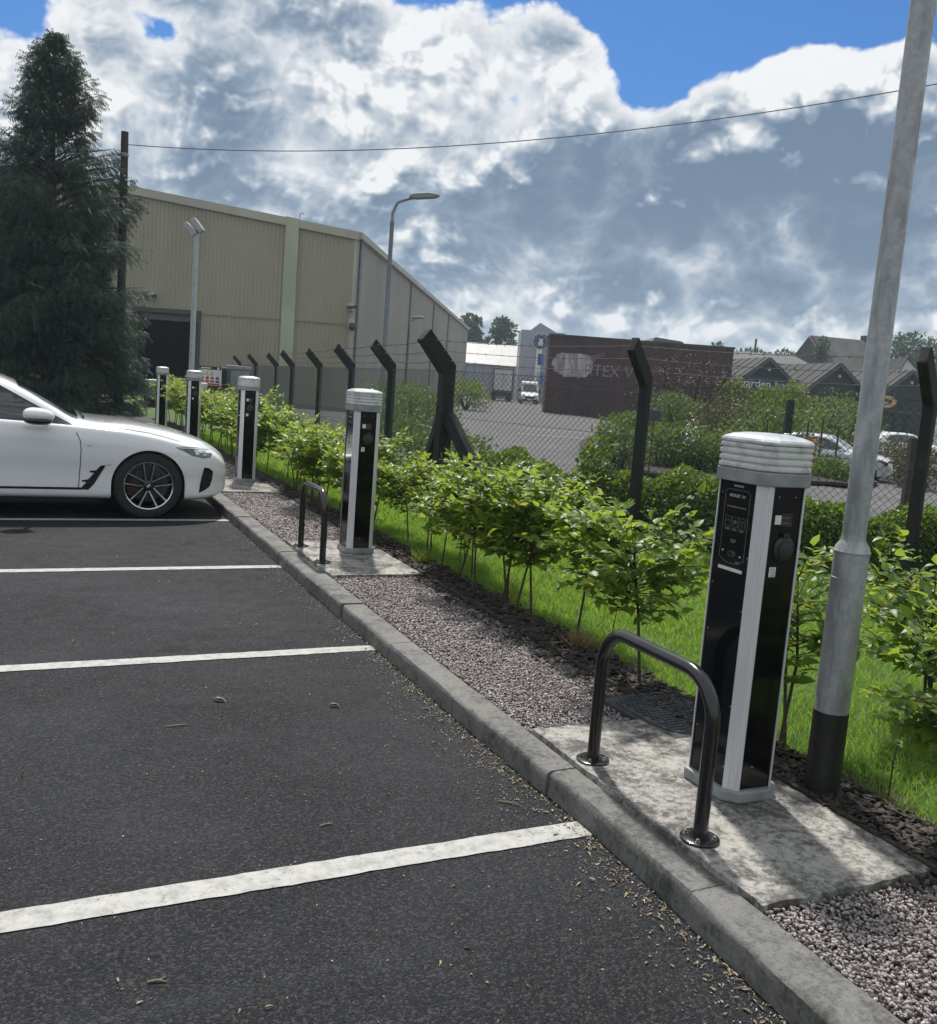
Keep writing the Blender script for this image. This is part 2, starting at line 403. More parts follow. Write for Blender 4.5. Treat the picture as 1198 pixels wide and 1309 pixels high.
def noise2(v, sc, de, ro):
    n = t.n.new('ShaderNodeTexNoise'); n.noise_dimensions = '2D'; t.l.new(v, n.inputs['Vector']); n.inputs['Scale'].default_value = sc
    n.inputs['Detail'].default_value = de; n.inputs['Roughness'].default_value = ro; return n.outputs[0]
nf = t.m('SUBTRACT', noise2(P0, 7., 8., .6), .5); nl = t.m('SUBTRACT', noise2(offs(P0, (3.1, 1.7, 0)), 4., 6., .55), .5)
def blobs(lst):
    acc = None
    for x, y, rx, ry, amp in lst:
        a, e = azel(x, y); sc_ = 1200.
        mp = t.n.new('ShaderNodeMapping'); mp.vector_type = 'TEXTURE'; t.l.new(ae.outputs[0], mp.inputs[0])
        mp.inputs[1].default_value = (a, e, 0); mp.inputs[2].default_value = (0, 0, 0); mp.inputs[3].default_value = (rx/sc_, ry/sc_, 1)
        g = t.n.new('ShaderNodeTexGradient'); g.gradient_type = 'QUADRATIC_SPHERE'; t.l.new(mp.outputs[0], g.inputs[0])
        v = t.m('MULTIPLY', g.outputs['Fac'], amp)
        acc = v if acc is None else t.m('ADD', acc, v)
    return acc
COVER = [(975, -60, 520, 275, -2.5), (1220, -40, 360, 200, -1.7), (880, 85, 130, 85, -1.0), (1010, 105, 170, 120, 1.1), (1150, 110, 200, 120, .8), (830, 60, 200, 150, -1.3), (590, -30, 200, 90, -1.8), (-10, -10, 190, 110, -2.4), (205, 35, 80, 70, -.8),
         (900, -120, 500, 200, -2.0), (735, 55, 190, 95, 1.7), (1080, 160, 330, 150, 1.5), (870, 180, 260, 130, .6), (120, 60, 160, 90, .5)]
DARK = [(330, 60, 360, 300, .95), (880, 320, 560, 250, 1.3), (1080, 290, 480, 250, 1.1), (700, 230, 330, 220, .6), (260, 235, 420, 150, .85), (620, 330, 300, 150, .45), (1180, 380, 360, 150, .3), (260, 110, 200, 130, .3),
        (90, 60, 230, 190, -.5), (570, 85, 280, 180, -.75), (880, 110, 220, 120, -.4), (1020, 90, 330, 120, -.8), (610, 365, 180, 70, -.6), (980, 420, 420, 70, -.8), (360, 220, 110, 60, -.45), (60, 220, 220, 200, -.25), (450, 150, 170, 100, -.25), (830, 415, 300, 60, -.5)]
bb = t.m('MULTIPLY', b0, .95)
cov = t.m('ADD', 1.18, blobs(COVER))
cov = t.m('ADD', cov, bb); cov = t.m('ADD', cov, t.m('MULTIPLY', nf, 1.15))
alpha = t.ss(cov, -.02, .30)
edge = t.ss(cov, .02, 1.25)
nd = t.m('ADD', t.m('MULTIPLY', nl, .8), t.m('MULTIPLY', nf, .42))
nbg = noise2(P0, 3.4, 3., .5); nbg1 = noise2(offs(P0, (-.012, .042, 0)), 3.4, 3., .5)
drk = t.m('ADD', .14, t.m('ADD', blobs(DARK), nd))
relief = t.m('MULTIPLY', t.m('SUBTRACT', b0, b1), 1.9)
drk = t.m('SUBTRACT', drk, relief); drk = t.m('SUBTRACT', drk, t.m('MULTIPLY', t.m('SUBTRACT', nbg, nbg1), 1.8)); drk = t.m('SUBTRACT', drk, t.m('MULTIPLY', b0, .42))
thick = t.m('MULTIPLY', t.m('MULTIPLY_ADD', drk, 1., 0., clamp=True), edge)
rp = t.n.new('ShaderNodeValToRGB'); t.l.new(thick, rp.inputs[0]); el_ = rp.color_ramp.elements
for p_, c_ in ((.2, (.66, .69, .73)), (.42, (.43, .49, .57)), (.68, (.245, .32, .42))):
    e_ = el_.new(p_); e_.color = (*c_, 1)
el_[0].position = 0.; el_[0].color = (.87, .88, .89, 1); el_[-1].position = 1.; el_[-1].color = (.135, .20, .30, 1)
low = t.ss(el, .0, .10, 1., 0.)
ccol = t.mix(t.m('MULTIPLY', low, .4), rp.outputs[0], (.50, .57, .64))
bg1 = t.n.new('ShaderNodeBackground'); t.l.new(t.mix(1., sky.outputs[0], (.30, .70, 1.25), 'MULTIPLY'), bg1.inputs[0]); bg1.inputs[1].default_value = .055
bg2 = t.n.new('ShaderNodeBackground'); t.l.new(ccol, bg2.inputs[0]); bg2.inputs[1].default_value = .80
mxs = t.n.new('ShaderNodeMixShader'); t.l.new(alpha, mxs.inputs[0]); t.l.new(bg1.outputs[0], mxs.inputs[1]); t.l.new(bg2.outputs[0], mxs.inputs[2])
t.l.new(mxs.outputs[0], out.inputs[0])
W.cycles.sampling_method = 'MANUAL'; W.cycles.sample_map_resolution = 512
# ------------------------------------------------------------------ the setting: ground sheets, kerb, beds
def lateral(x, y): return x*math.cos(YAW)-y*math.sin(YAW)
def sst(v, a, b):
    k = min(1, max(0, (v-a)/(b-a))); return k*k*(3-2*k)
def terr(x, y):
    """Height of the ground beyond the fence: it falls gently to the right, hills rise far off."""
    return -.04-.8*sst(lateral(x, y), 7, 15)*sst(x, 5, 12)
def hills(x, y):
    d = math.hypot(x, y); a = math.atan2(x, y)
    return sst(d, 240, 620)*(21+7*math.sin(a*7+1)+4*math.sin(a*19))
def axis_pts(lo, mid0, mid1, hi, step):
    a = list(np.arange(mid0, mid1+.01, step)); s_ = step; x = mid0
    while x > lo: s_ *= 1.35; x -= s_; a.insert(0, x)
    s_ = step; x = mid1
    while x < hi: s_ *= 1.35; x += s_; a.append(x)
    return a
gx = axis_pts(-2500, -20, 60, 2500, 2.); gy = axis_pts(-2500, -10, 80, 2500, 2.)
mb = MB(); n_ = len(gx)
mb.add([(x, y, terr(x, y)+hills(x, y)) for y in gy for x in gx], [(j*n_+i, j*n_+i+1, (j+1)*n_+i+1, (j+1)*n_+i) for j in range(len(gy)-1) for i in range(n_-1)])
tm = mat('distant_land', (.13, .128, .13), .9)
_t = NT(tm.node_tree); _b = _t.n['Principled BSDF']; _v = coords(_t)
_sx = _t.n.new('ShaderNodeSeparateXYZ'); _t.l.new(_v, _sx.inputs[0])
_green = _t.mix(_t.ss(_t.noise(_v, .03, 8., .65), .4, .6), (.035, .06, .03), (.06, .085, .04))
_grey = _t.mix(_t.ss(_t.noise(_v, .5, 8., .6), .35, .65), (.062, .061, .065), (.088, .087, .09))
_grey = _t.mix(_t.ss(_t.noise(_v, 40., 6., .7), .5, .75, 0., .5), _grey, (.04, .04, .04))
_t.put(_b.inputs['Base Color'], _t.mix(_t.ss(_sx.outputs[2], .3, 2.), _grey, _green))
struct(mb.build('terrain', tm, smooth=60))

KX = [(1.70, -8.), (1.75, 1.2), (1.775, 1.75), (1.805, 2.3), (1.818, 2.72), (1.80, 4.), (1.795, 5.05), (1.788, 9.8), (1.785, 40.)]
def kx(y): return float(np.interp(y, [p[1] for p in KX], [p[0] for p in KX]))
ys = sorted(set([round(v, 3) for v in np.arange(-8, 40.01, .5)]+[p[1] for p in KX]))
mb = MB(); vs = []; fs = []
for y in ys:
    for k in range(13): vs.append((-34+(kx(y)+.05+34)*k/12, y, 0))
for j in range(len(ys)-1):
    for k in range(12): fs.append((j*13+k, j*13+k+1, (j+1)*13+k+1, (j+1)*13+k))
mb.add(vs, fs); struct(mb.build('car_park_asphalt', ASPH))

# parking bay lines: slightly ragged paint 4 mm above the asphalt
mb = MB()
for i in range(-2, 9):
    yc = 2.709+2.3446*i; x = -6.2 if i % 1 == 0 else 0; x1 = kx(yc)+.004; w = .052 if i != 0 else .055
    top, bot = [], []; nseg = 190
    for k in range(nseg+1):
        xx = x+(x1-x)*k/nseg; y0 = yc+.0293*xx
        j1 = random.gauss(0, .0018)+.0014*math.sin(xx*9+i); j2 = random.gauss(0, .0018)+.0014*math.sin(xx*7+2*i)
        top.append((xx, y0+w+j1, .004)); bot.append((xx, y0-w+j2, .004))
    vs = top+bot; n1 = nseg+1
    mb.add(vs, [(n1+k, n1+k+1, k+1, k) for k in range(nseg)])
struct(mb.build('parking_bay_lines', PAINT))

# kerb: stones about 0.91 m long with fine joints, chamfered edge, one corner knocked off
mb = MB(); y = -6.05; jt = .006
while y < 36:
    ya, yb = y+jt/2, y+.905; nsub = 6; rings = []
    dx = random.gauss(0, .0025); dz = random.gauss(0, .0022)
    if abs(y-2.09) < .46: dx += .006
    for k in range(nsub+1):
        yy = ya+(yb-ya)*k/nsub; x = kx(yy)+dx; zz = .100+dz; q = [random.gauss(0, .0014) for _ in range(6)]
        ch = .0
        rings.append([(x, yy, -.05), (x-.002, yy, .004), (x+q[0], yy, .055+q[1]), (x+.001+q[1], yy, zz-.016+q[2]*.6), (x+.009+q[2], yy, zz-.004+q[3]), (x+.022, yy, zz+q[4]*.6), (1.938, yy, zz+.001), (1.940, yy, -.05)])
    vs = [p for r in rings for p in r]; m_ = 8
    fs = [(k*m_+i, (k+1)*m_+i, (k+1)*m_+i+1, k*m_+i+1) for k in range(nsub) for i in range(m_-1)]
    fs += [tuple(range(m_)), tuple(nsub*m_+i for i in range(m_-1, -1, -1))]
    mb.add(vs, fs); y += .91
struct(mb.build('kerb', KERBM, smooth=40))
mb = MB(); mb.box(1.83, 1.93, -6, 36, -.06, .080)
struct(mb.build('kerb_mortar', mat('kerb_joint_mortar', (.09, .088, .08), .95, c2=(.04, .04, .036), scale=20)))

# planting strip behind the kerb
FENCE_P = [(9.3, -.6), (6.76, 5.71), (5.54, 8.07), (4.47, 10.7), (4.84, 13.76), (5.25, 17.16), (5.92, 21.86), (6.26, 25.96), (7.06, 31.46), (7.44, 36.66), (8.4, 45.)]
def fx(y): return float(np.interp(y, [p[1] for p in FENCE_P], [p[0] for p in FENCE_P]))
mb = MB(); vs = []; fs = []; yy_ = list(np.arange(-1., 44., .25))
NX = 18
for y in yy_:
    x0, x1 = 2.64, fx(y)+.35
    for k in range(NX+1):
        x = x0+(x1-x0)*k/NX
        vs.append((x, y, .085+.02*math.sin(x*5+y*2.1)*sst(x, 2.9, 3.4)+random.gauss(0, .005)))
for j in range(len(yy_)-1):
    for k in range(NX): fs.append((j*(NX+1)+k, j*(NX+1)+k+1, (j+1)*(NX+1)+k+1, (j+1)*(NX+1)+k))
mb.add(vs, fs); struct(mb.build('lawn', LAWN, smooth=60))
mb = MB(); mb.add([(2.62, -1, .108), (3.1, -1, .108), (3.06, 44, .108), (2.62, 44, .108)], [(0,1,2,3)])
vs, fs = [], []
ny = 500
for j in range(ny+1):
    y = -1+27*j/ny
    for k, x in enumerate((2.64, 2.76, 2.9, 3.02+.05*math.sin(y*3.1)+.03*math.sin(y*7.7))): vs.append((x, y, .112+(random.gauss(0, .008) if k < 3 else -.012)))
for j in range(ny):
    for k in range(3): fs.append((j*4+k, j*4+k+1, (j+1)*4+k+1, (j+1)*4+k))
mb = MB(); mb.add(vs, fs); struct(mb.build('mulch_bed', SOIL, smooth=60))
mb = MB(); mb.add([(1.93, -2, .082), (2.67, -2, .082), (2.67, 34, .082), (1.93, 34, .082)], [(0,1,2,3)]); struct(mb.build('gravel_bed', GRAVELBASE))

PADS = [(1.98, 3.42), (6.55, 7.98), (11.22, 12.65), (16.05, 17.5), (20.9, 22.3)]
rng = np.random.default_rng(11)
STONE_V = np.array([(.5,0,0),(-.5,.05,0),(.05,.42,.05),(-.05,-.4,-.03),(.08,.02,.36),(-.05,0,-.33),(.33,.3,.16),(-.3,-.25,.2)])
def stone_mesh(name, P, size, rng):
    """Angular stones: a convex hull template with every corner jittered."""
    bm = bmesh.new()
    for v in STONE_V: bm.verts.new(v)
    bmesh.ops.convex_hull(bm, input=bm.verts); bmesh.ops.triangulate(bm, faces=bm.faces)
    for i, v in enumerate(bm.verts): v.index = i
    T = np.array([v.co[:] for v in bm.verts]); Fq = np.array([[v.index for v in f.verts] for f in bm.faces]); bm.free()
    n, k = len(P), len(T); x, y, z = frames(rdir(n, rng)*np.array([1, 1, .45]), rng, None, .45)
    Tj = T[None]*rng.uniform(.75, 1.25, (n, 1, 3))+rng.normal(0, .075, (n, k, 3))
    Wv = P[:, None]+size[:, None, None]*(Tj[..., 0:1]*x[:, None]+Tj[..., 1:2]*y[:, None]+Tj[..., 2:3]*z[:, None])
    return npmesh(name, Wv.reshape(-1, 3), (Fq[None]+(np.arange(n)*k)[:, None, None]).reshape(-1, 3))
def bed(y0, y1, dens, s0, s1):
    n = int((y1-y0)*.72*dens); P = np.column_stack([rng.uniform(1.945, 2.66, n), rng.uniform(y0, y1, n), rng.uniform(.085, .106, n)])
    keep = rng.random(n) < np.clip(1.35-(P[:, 0]-2.35)*1.1, .5, 1); P = P[keep]
    return P, rng.uniform(s0, s1, len(P))
segs = [bed(.6, 1.975, 11500, .0095, .018), bed(3.43, 4.7, 10500, .010, .0185), bed(4.7, 6.54, 7500, .012, .021), bed(7.99, 11.2, 3400, .016, .027), bed(12.66, 16.04, 900, .025, .04)]
P = np.concatenate([s_[0] for s_ in segs]); sz = np.concatenate([s_[1] for s_ in segs])
# a few strays over the pad's edge and kerb
Q = np.column_stack([rng.uniform(1.8, 2.5, 60), rng.normal(1.95, .12, 60), np.full(60, .125)]); 
o = link('gravel', stone_mesh('gravel', P, sz, rng), STONEM); stuff(o)

# bark mulch: flat chips
def chips(n, x0, x1, y0, y1, z0, L0, L1, rng):
    T = np.array([(-.5,-.22,-.05),(.45,-.3,-.05),(.52,.2,-.05),(-.42,.27,-.05),(-.47,-.2,.06),(.42,-.26,.07),(.5,.17,.05),(-.38,.24,.08)])
    Fq = np.array([(0,3,2,1),(4,5,6,7),(0,1,5,4),(1,2,6,5),(2,3,7,6),(3,0,4,7)])
    P = np.column_stack([rng.uniform(x0, x1, n), rng.uniform(y0, y1, n), rng.uniform(z0, z0+.025, n)])
    d = rdir(n, rng)*np.array([1, 1, .22]); x, y, z = frames(d, rng, None, .3); L = rng.uniform(L0, L1, n)[:, None, None]
    Tj = T[None]*rng.uniform(.6, 1.3, (n, 1, 3))+rng.normal(0, .04, (n, 8, 3))
    Wv = P[:, None]+L*(Tj[..., 0:1]*x[:, None]+Tj[..., 1:2]*y[:, None]+Tj[..., 2:3]*z[:, None])
    return Wv.reshape(-1, 3), (Fq[None]+(np.arange(n)*8)[:, None, None]).reshape(-1, 4)
V_, F_ = merge([chips(6400, 2.665, 2.94, .4, 5., .110, .014, .048, rng), chips(5200, 2.665, 2.94, 5., 12., .110, .018, .055, rng), chips(700, 2.52, 2.68, 3.4, 6.6, .097, .012, .04, rng), chips(420, 2.46, 2.68, .8, 2., .097, .012, .04, rng)])
stuff(link('bark_mulch', npmesh('bark_mulch', V_, F_), BARKM))

# grass: leaning blades
def blades(n, y0, y1, h0, h1, w, rng, x0f=2.91):
    y = rng.uniform(y0, y1, n); x1 = np.interp(y, [p[1] for p in FENCE_P], [p[0] for p in FENCE_P])+.2
    x = x0f+(x1-x0f)*rng.random(n)**1.15
    B = np.column_stack([x, y, np.full(n, .088)]); h = rng.uniform(h0, h1, n)[:, None]
    lean = np.column_stack([rng.normal(0, .4, n), rng.normal(0, .4, n), np.ones(n)])*h
    s_ = np.column_stack([np.cos(a := rng.uniform(0, 6.28, n)), np.sin(a), np.zeros(n)])*w*rng.uniform(.6, 1.3, (n, 1))
    mid = B+lean*.55; tip = B+lean*np.array([1.5, 1.5, .95])
    Vv = np.stack([B-s_, B+s_, mid+s_*.7, mid-s_*.7, tip], 1).reshape(-1, 3)
    k = np.arange(n)[:, None]*5
    return Vv, np.concatenate([np.concatenate([k, k+1, k+2], 1), np.concatenate([k, k+2, k+3], 1), np.concatenate([k+3, k+2, k+4], 1)])
V_, F_ = merge([blades(42000, 1.2, 4.2, .03, .075, .0022, rng), blades(52000, 4.2, 9., .035, .08, .0032, rng), blades(34000, 9., 22., .05, .10, .007, rng)])
stuff(link('grass', npmesh('grass', V_, F_), GRASSM))

# timber edging board between gravel and mulch
ed = thing('timber_edging', 'thin weathered timber edging board between the gravel bed and the bark mulch', 'edging')
for a, b in ((-1., 2.1), (2.1, 5.1), (5.1, 8.1), (8.1, 11.1), (11.1, 17.), (17., 24.)):
    mb = MB(); nn = 14; pts = [(2.668+.006*math.sin(3*(a+(b-a)*k/nn))+random.gauss(0, .002), a+.004+(b-a-.008)*k/nn) for k in range(nn+1)]
    poly = [(x-.011, y) for x, y in pts]+[(x+.011, y) for x, y in reversed(pts)]
    n2 = len(pts); vs = []
    for (x, y) in pts:
        zt_ = .128+random.gauss(0, .002); vs += [(x-.011, y, .03), (x+.011, y, .03), (x+.011, y, zt_), (x-.011, y, zt_)]
    fs = [(k*4+i, (k+1)*4+i, (k+1)*4+(i+1) % 4, k*4+(i+1) % 4) for k in range(nn) for i in range(4)]+[(0,1,2,3), (nn*4+3, nn*4+2, nn*4+1, nn*4)]
    mb.add(vs, fs); mb.build('edging_board', WOODEDGE, ed)

# concrete pads: cast slabs with slightly wavering edges
PADLAB = ['stained concrete pad under the nearest charging post and nearest hoop', 'concrete pad under the second charging post and the farther visible hoop', 'concrete pad under the third charging post beside the car nose',
          'concrete pad hidden behind the car bonnet under the fourth charging post', 'farthest concrete pad under the charging post near the big conifer']
for i, (y0, y1) in enumerate(PADS):
    x0 = 1.942; x1 = 2.652
    bm = bmesh.new(); N1, N2 = 22, 34
    g = [[bm.verts.new((x0+(x1-x0)*a/N1+(random.gauss(0, .003) if a in (0, N1) else 0), y0+(y1-y0)*b/N2+(random.gauss(0, .004) if b in (0, N2) else 0), .122+random.gauss(0, .0009))) for b in range(N2+1)] for a in range(N1+1)]
    fcs = [bm.faces.new((g[a][b], g[a+1][b], g[a+1][b+1], g[a][b+1])) for a in range(N1) for b in range(N2)]
    r = bmesh.ops.extrude_face_region(bm, geom=fcs)
    for v in [e for e in r['geom'] if isinstance(e, bmesh.types.BMVert)]: pass
    for v in r['geom']:
        if isinstance(v, bmesh.types.BMVert): pass
    low_ = [v for row in g for v in row]
    for v in low_: v.co.z = .02
    bmesh.ops.recalc_face_normals(bm, faces=bm.faces)
    me = bpy.data.meshes.new('concrete_pad'); bm.to_mesh(me); bm.free()
    tag(link('concrete_pad', me, PADM, smooth=50), PADLAB[i], 'concrete pad', 'concrete pads under the charging posts')

# ------------------------------------------------------------------ charging posts
CH_Y = [2.715, 7.50, 12.30, 17.1, 21.9]; CH_X = 2.415
HX, HY, CHM = .112, .142, .040           # half sizes of the column and its corner chamfer
def octa(hx, hy, c): return [(-hx, -hy+c), (-hx+c, -hy), (hx-c, -hy), (hx, -hy+c), (hx, hy-c), (hx-c, hy), (-hx+c, hy), (-hx, hy-c)]
def make_charger(label):
    t_ = thing('charging_post', label, 'charging post', (CH_X, CH_Y[0], .122), 0, 'electric car charging posts along the kerb')
    H = 1.166; Z0 = .045
    mb = MB(); mb.prism(octa(HX+.016, HY+.016, .05), 0, Z0); mb.build('base_plate', GREYPL, t_, bevel=.008)
    # inner core and the glossy panels that stand in it
    mb = MB(); mb.prism(octa(HX-.012, HY-.012, CHM-.006), Z0, H); mb.build('core', SOCKETM, t_)
    for sx in (-1, 1):
        mb = MB(); mb.box(min(sx*(HX-.011), sx*(HX-.006)), max(sx*(HX-.011), sx*(HX-.006)), -HY+CHM+.002, HY-CHM-.002, Z0+.002, H-.002)
        mb.build('front_panel' if sx < 0 else 'back_panel', BLACKGLOSS, t_, bevel=.001)
    for sy in (-1, 1):
        mb = MB(); mb.box(-HX+CHM+.002, HX-CHM-.002, min(sy*(HY-.011), sy*(HY-.006)), max(sy*(HY-.011), sy*(HY-.006)), Z0+.002, H-.002)
        p = mb.build('side_panel', BLACKGLOSS, t_, bevel=.001)
        yf = sy*(HY-.006)
        # socket: ring, cap, hinge; stickers
        mb = MB(); zc = .944
        mb.lathe([(.046, 0), (.047, sy*.003), (.045, sy*.006), (.042, sy*.007), (.040, sy*.009), (.037, sy*.0105), (.033, sy*.011)], 28, 'y', (.006*sy*-1, yf, zc))
        mb.lathe([(.031, sy*.011), (.031, sy*.014), (.028, sy*.0155), (.012, sy*.016)], 24, 'y', (.006*sy*-1, yf, zc-.006))
        mb.obox((.006*-sy, yf+sy*.006, zc+.050), (1,0,0), (0,1,0), (0,0,1), .015, .007, .007)
        mb.build('socket', SOCKETM, p, smooth=35)
        x_ = -.030 if sy < 0 else .030
        mb = MB(); e = yf+sy*.0008
        def plate(x0, x1, z0, z1, d=.0006): mb.box(x0, x1, min(yf, yf+sy*d), max(yf, yf+sy*d), z0, z1)
        plate(-.046, -.018, 1.032, 1.065); mb.build('sticker', DECALW, p)
        mb = MB(); plate(-.046, -.016, .842, .878); mb.build('sticker', DECALW, p)
        mb = MB(); plate(-.016, .034, 1.025, 1.072, .0004); mb.build('socket_label', mat('label_black', (.02, .018, .018), .4), p)
        mb = MB(); plate(-.011, .022, 1.0545, 1.0585, .001); mb.build('label_warning_print', DECALR, p)
        mb = MB(); plate(-.011, .022, 1.0355, 1.0390, .001)
        ax = (1, 0, 0) if sy < 0 else (-1, 0, 0)
        mb.build('label_print', DECALG, p)
        if sy < 0:
            mb = MB(); r = MB()
            mb.lathe([(.0095, -.0008), (.0112, -.0008), (.0112, -.0002), (.0095, -.0002), (.0095, -.0008)], 20, 'y', (-.031, yf, .863), caps=False)
            add_text(mb, 'C', .016, (-.031, yf-.0008, .863), ax, (0, 0, 1), .0003)
            for q in range(3): plate(-.042+.008*q, -.036+.008*q, .845, .848, .001)
            mb.build('sticker_print', SOCKETM, p)
        for q, (x, z) in enumerate(((-.02, .13), (-.013, .128), (-.05+.012, 1.13), (.05-.012, 1.13))): MB().lathe([(.0025, 0), (.0022, sy*.0012)], 8, 'y', (x, yf, z)).build('rivet', SILV, p)
    # four aluminium corner extrusions with a shallow groove, standing proud of the panels
    for sx in (-1, 1):
        for sy in (-1, 1):
            a = np.array((sx*(HX), sy*(HY-CHM))); b = np.array((sx*(HX-CHM), sy*(HY)))
            tdir = (b-a)/np.linalg.norm(b-a); L = np.linalg.norm(b-a); nrm = np.array((sx*tdir[1]*sy*0+sx, sy), float); nrm /= np.linalg.norm(nrm)
            pts = [a-np.array((sx*.012, 0)), a-np.array((0, sy*.004)), a, a+tdir*L*.30+nrm*.003, a+tdir*L*.36+nrm*.0005, a+tdir*L*.64+nrm*.0005, a+tdir*L*.70+nrm*.003, b, b-np.array((sx*.004, 0)), b-np.array((0, sy*.012))]
            if sx*sy < 0: pts = pts[::-1]
            mb = MB(); mb.prism([tuple(p) for p in pts], Z0, H); mb.build('corner_trim', ALU, t_, smooth=30)
    # charging interface printed on the kerb-side panel (facing -x); writing runs towards -y
    fp = [c for c in t_.children if c.name.startswith('front_panel')][0]
    xf = -(HX-.006); AX, AY = (0, -1, 0), (0, 0, 1)
    mb = MB(); scr = []
    w2, zt2, zb2 = .068, 1.125, .775
    def loop(w, zt, zb, r, dep, sag=.028):
        pts = []
        for cx_, cz, a0 in ((w-r, zt-r, 0), (-w+r, zt-r, 90)):
            for k in range(7): a = R_(a0+15*k); pts.append((cx_+r*math.cos(a), cz+r*math.sin(a)))
        for k in range(13):
            u = -1+2*k/12; pts.append((u*w, zb-sag*(1-u*u)+.0))
        return pts
    outer, inner = loop(w2, zt2, zb2, .02, 0), loop(w2-.0022, zt2-.0022, zb2+.0022, .018, 0)
    n = len(outer); x_ = xf-.0009
    vs = [(x_, -p[0], p[1]) for p in outer]+[(x_, -p[0], p[1]) for p in inner]
    mb.add(vs, [(k, (k+1) % n, n+(k+1) % n, n+k) for k in range(n)]); mb.extr
    def pl(b, y0, y1, z0, z1, d=.0009): b.box(xf-d, xf+.0002, min(-y0, -y1), max(-y0, -y1), z0, z1)
    for k in range(3):                                     # three instruction pictures with captions
        c_ = -.038+.038*k
        b_ = .0013
        for (u0, u1, v0, v1) in ((-.0165, .0165, .985, .9863), (-.0165, .0165, .9345, .9358), (-.0165, -.0152, .9345, .986), (.0152, .0165, .9345, .986)): pl(mb, c_+u0, c_+u1, v0, v1)
    mb.tube([(xf-.0008, -(-.038+.008*math.cos(a)), .962+.008*math.sin(a)) for a in np.linspace(-1, 3.6, 12)], .0011, 5)
    mb.tube([(xf-.0008, -(.009*math.cos(a)), .960+.010*math.sin(a)) for a in np.linspace(0, 6.28, 16)], .0011, 5)
    mb.box(xf-.0014, xf, -.004, .004, .955, .967)
    mb.tube([(xf-.0008, -(.038+.006*math.cos(a)), .967+.006*math.sin(a)) for a in np.linspace(0, 6.28, 12)], .0011, 5)
    mb.box(xf-.0014, xf, -.0395, -.0365, .943, .961)
    for k in range(3):
        for q in range(2): pl(mb, -.052+.038*k+.003*q, -.024+.038*k-.003*q, .9225-.006*q, .926-.006*q)
    for q in range(3): pl(mb, -.016+.002*q, .016-.002*q, .868-.0065*q, .8715-.0065*q)
    mb.tube([(xf-.0008, -(.020*math.cos(a)), .798+.014*math.sin(a)) for a in np.linspace(0, 6.28, 24)], .0012, 5)
    for q in range(3): mb.tube([(xf-.0008, -(-.006+(.006+.005*q)*math.cos(a)), .798+(.006+.005*q)*math.sin(a)) for a in np.linspace(-.8, .8, 8)], .0010, 5)
    for yy, zz in ((.026, .752),): pl(mb, yy, yy+.016, zz, zz+.012)
    mb.build('instruction_print', DECALG, fp)
    mb = MB(); add_text(mb, 'ROLEC', .0195, (xf-.0008, .014, 1.093), AX, AY, .0004, 1.0)
    add_text(mb, 'EV', .0180, (xf-.0008, -.024, 1.093), AX, AY, .0001, .9, 'LEFT')
    mb.build('maker_name', DECALW, fp)
    mb = MB(); add_text(mb, 'TO CHARGE YOUR VEHICLE', .0098, (xf-.0008, 0, 1.036), AX, AY, .0003, .84); mb.build('instruction_heading', mat('pale_print', (.38, .38, .36), .5), fp)
    mb = MB(); pl(mb, -.026, .026, 1.139, 1.149); mb.build('name_strip', mat('strip_grey', (.3, .3, .3), .4), fp)
    mb = MB(); pl(mb, -.066, .066, .710, .727, .0012); mb.build('white_strip', DECALW, fp)
    for yy, zz in ((-.050, .807), (.046, .792)):
        mb = MB(); mb.lathe([(.0042, 0), (.0035, -.0028), (.001, -.0034)], 12, 'x', (xf, -yy, zz)); mb.build('indicator_lamp', DECALW, fp)
    for yy, zz in ((-.086, 1.12), (-.086, .78), (-.086, .60), (-.086, .22), (.086, .90), (.086, .705), (.086, .35), (.086, .12)): MB().lathe([(.0026, 0), (.002, -.0015)], 8, 'x', (xf, -yy, zz)).build('rivet', SILV, fp)
    for c_ in fp.children:
        if not c_.name.startswith('rivet'):
            for v_ in c_.data.vertices: v_.co.z = H-(H-v_.co.z)*.72
    # collar, ribbed translucent hood and its domed top
    mb = MB(); mb.prism(octa(HX+.012, HY+.012, .044), H, H+.048); mb.build('collar', GREYPL, t_, bevel=.004)
    mb = MB(); prof = []; z = H+.048
    for k in range(4):
        prof += [(.000, z+.001), (.006, z+.006), (.006, z+.017), (.0, z+.022)]; z += .0245
    rings = [[(*p, zz) for p in octa(HX+.004+d, HY+.004+d, .044)] for d, zz in prof]
    vs = [p for r in rings for p in r]; m_ = 8
    mb.add(vs, [(k*m_+i, k*m_+(i+1) % m_, (k+1)*m_+(i+1) % m_, (k+1)*m_+i) for k in range(len(rings)-1) for i in range(m_)]+[tuple(range(m_))[::-1], tuple((len(rings)-1)*m_+i for i in range(m_))])
    mb.build('ribbed_hood', CAPM, t_, bevel=.0015)
    mb = MB(); zb_ = z-.002
    rr = [(1.05, zb_, .044), (1.05, zb_+.010, .044), (1.0, zb_+.018, .044), (.80, zb_+.029, .036), (.5, zb_+.036, .022), (.22, zb_+.038, .010)]
    rings = [[(*p, zz) for p in octa((HX+.004)*k, (HY+.004)*k, c_)] for k, zz, c_ in rr]; vs = [p for r in rings for p in r]
    mb.add(vs, [(k*m_+i, k*m_+(i+1) % m_, (k+1)*m_+(i+1) % m_, (k+1)*m_+i) for k in range(len(rings)-1) for i in range(m_)]+[tuple(range(m_))[::-1], tuple((len(rings)-1)*m_+i for i in range(m_))])
    mb.lathe([(.012, zb_+.036), (.012, zb_+.041), (.005, zb_+.042)], 12, 'z', (.05, -.04, 0))
    mb.build('domed_top', DOMEM, t_, bevel=.002)
    return t_
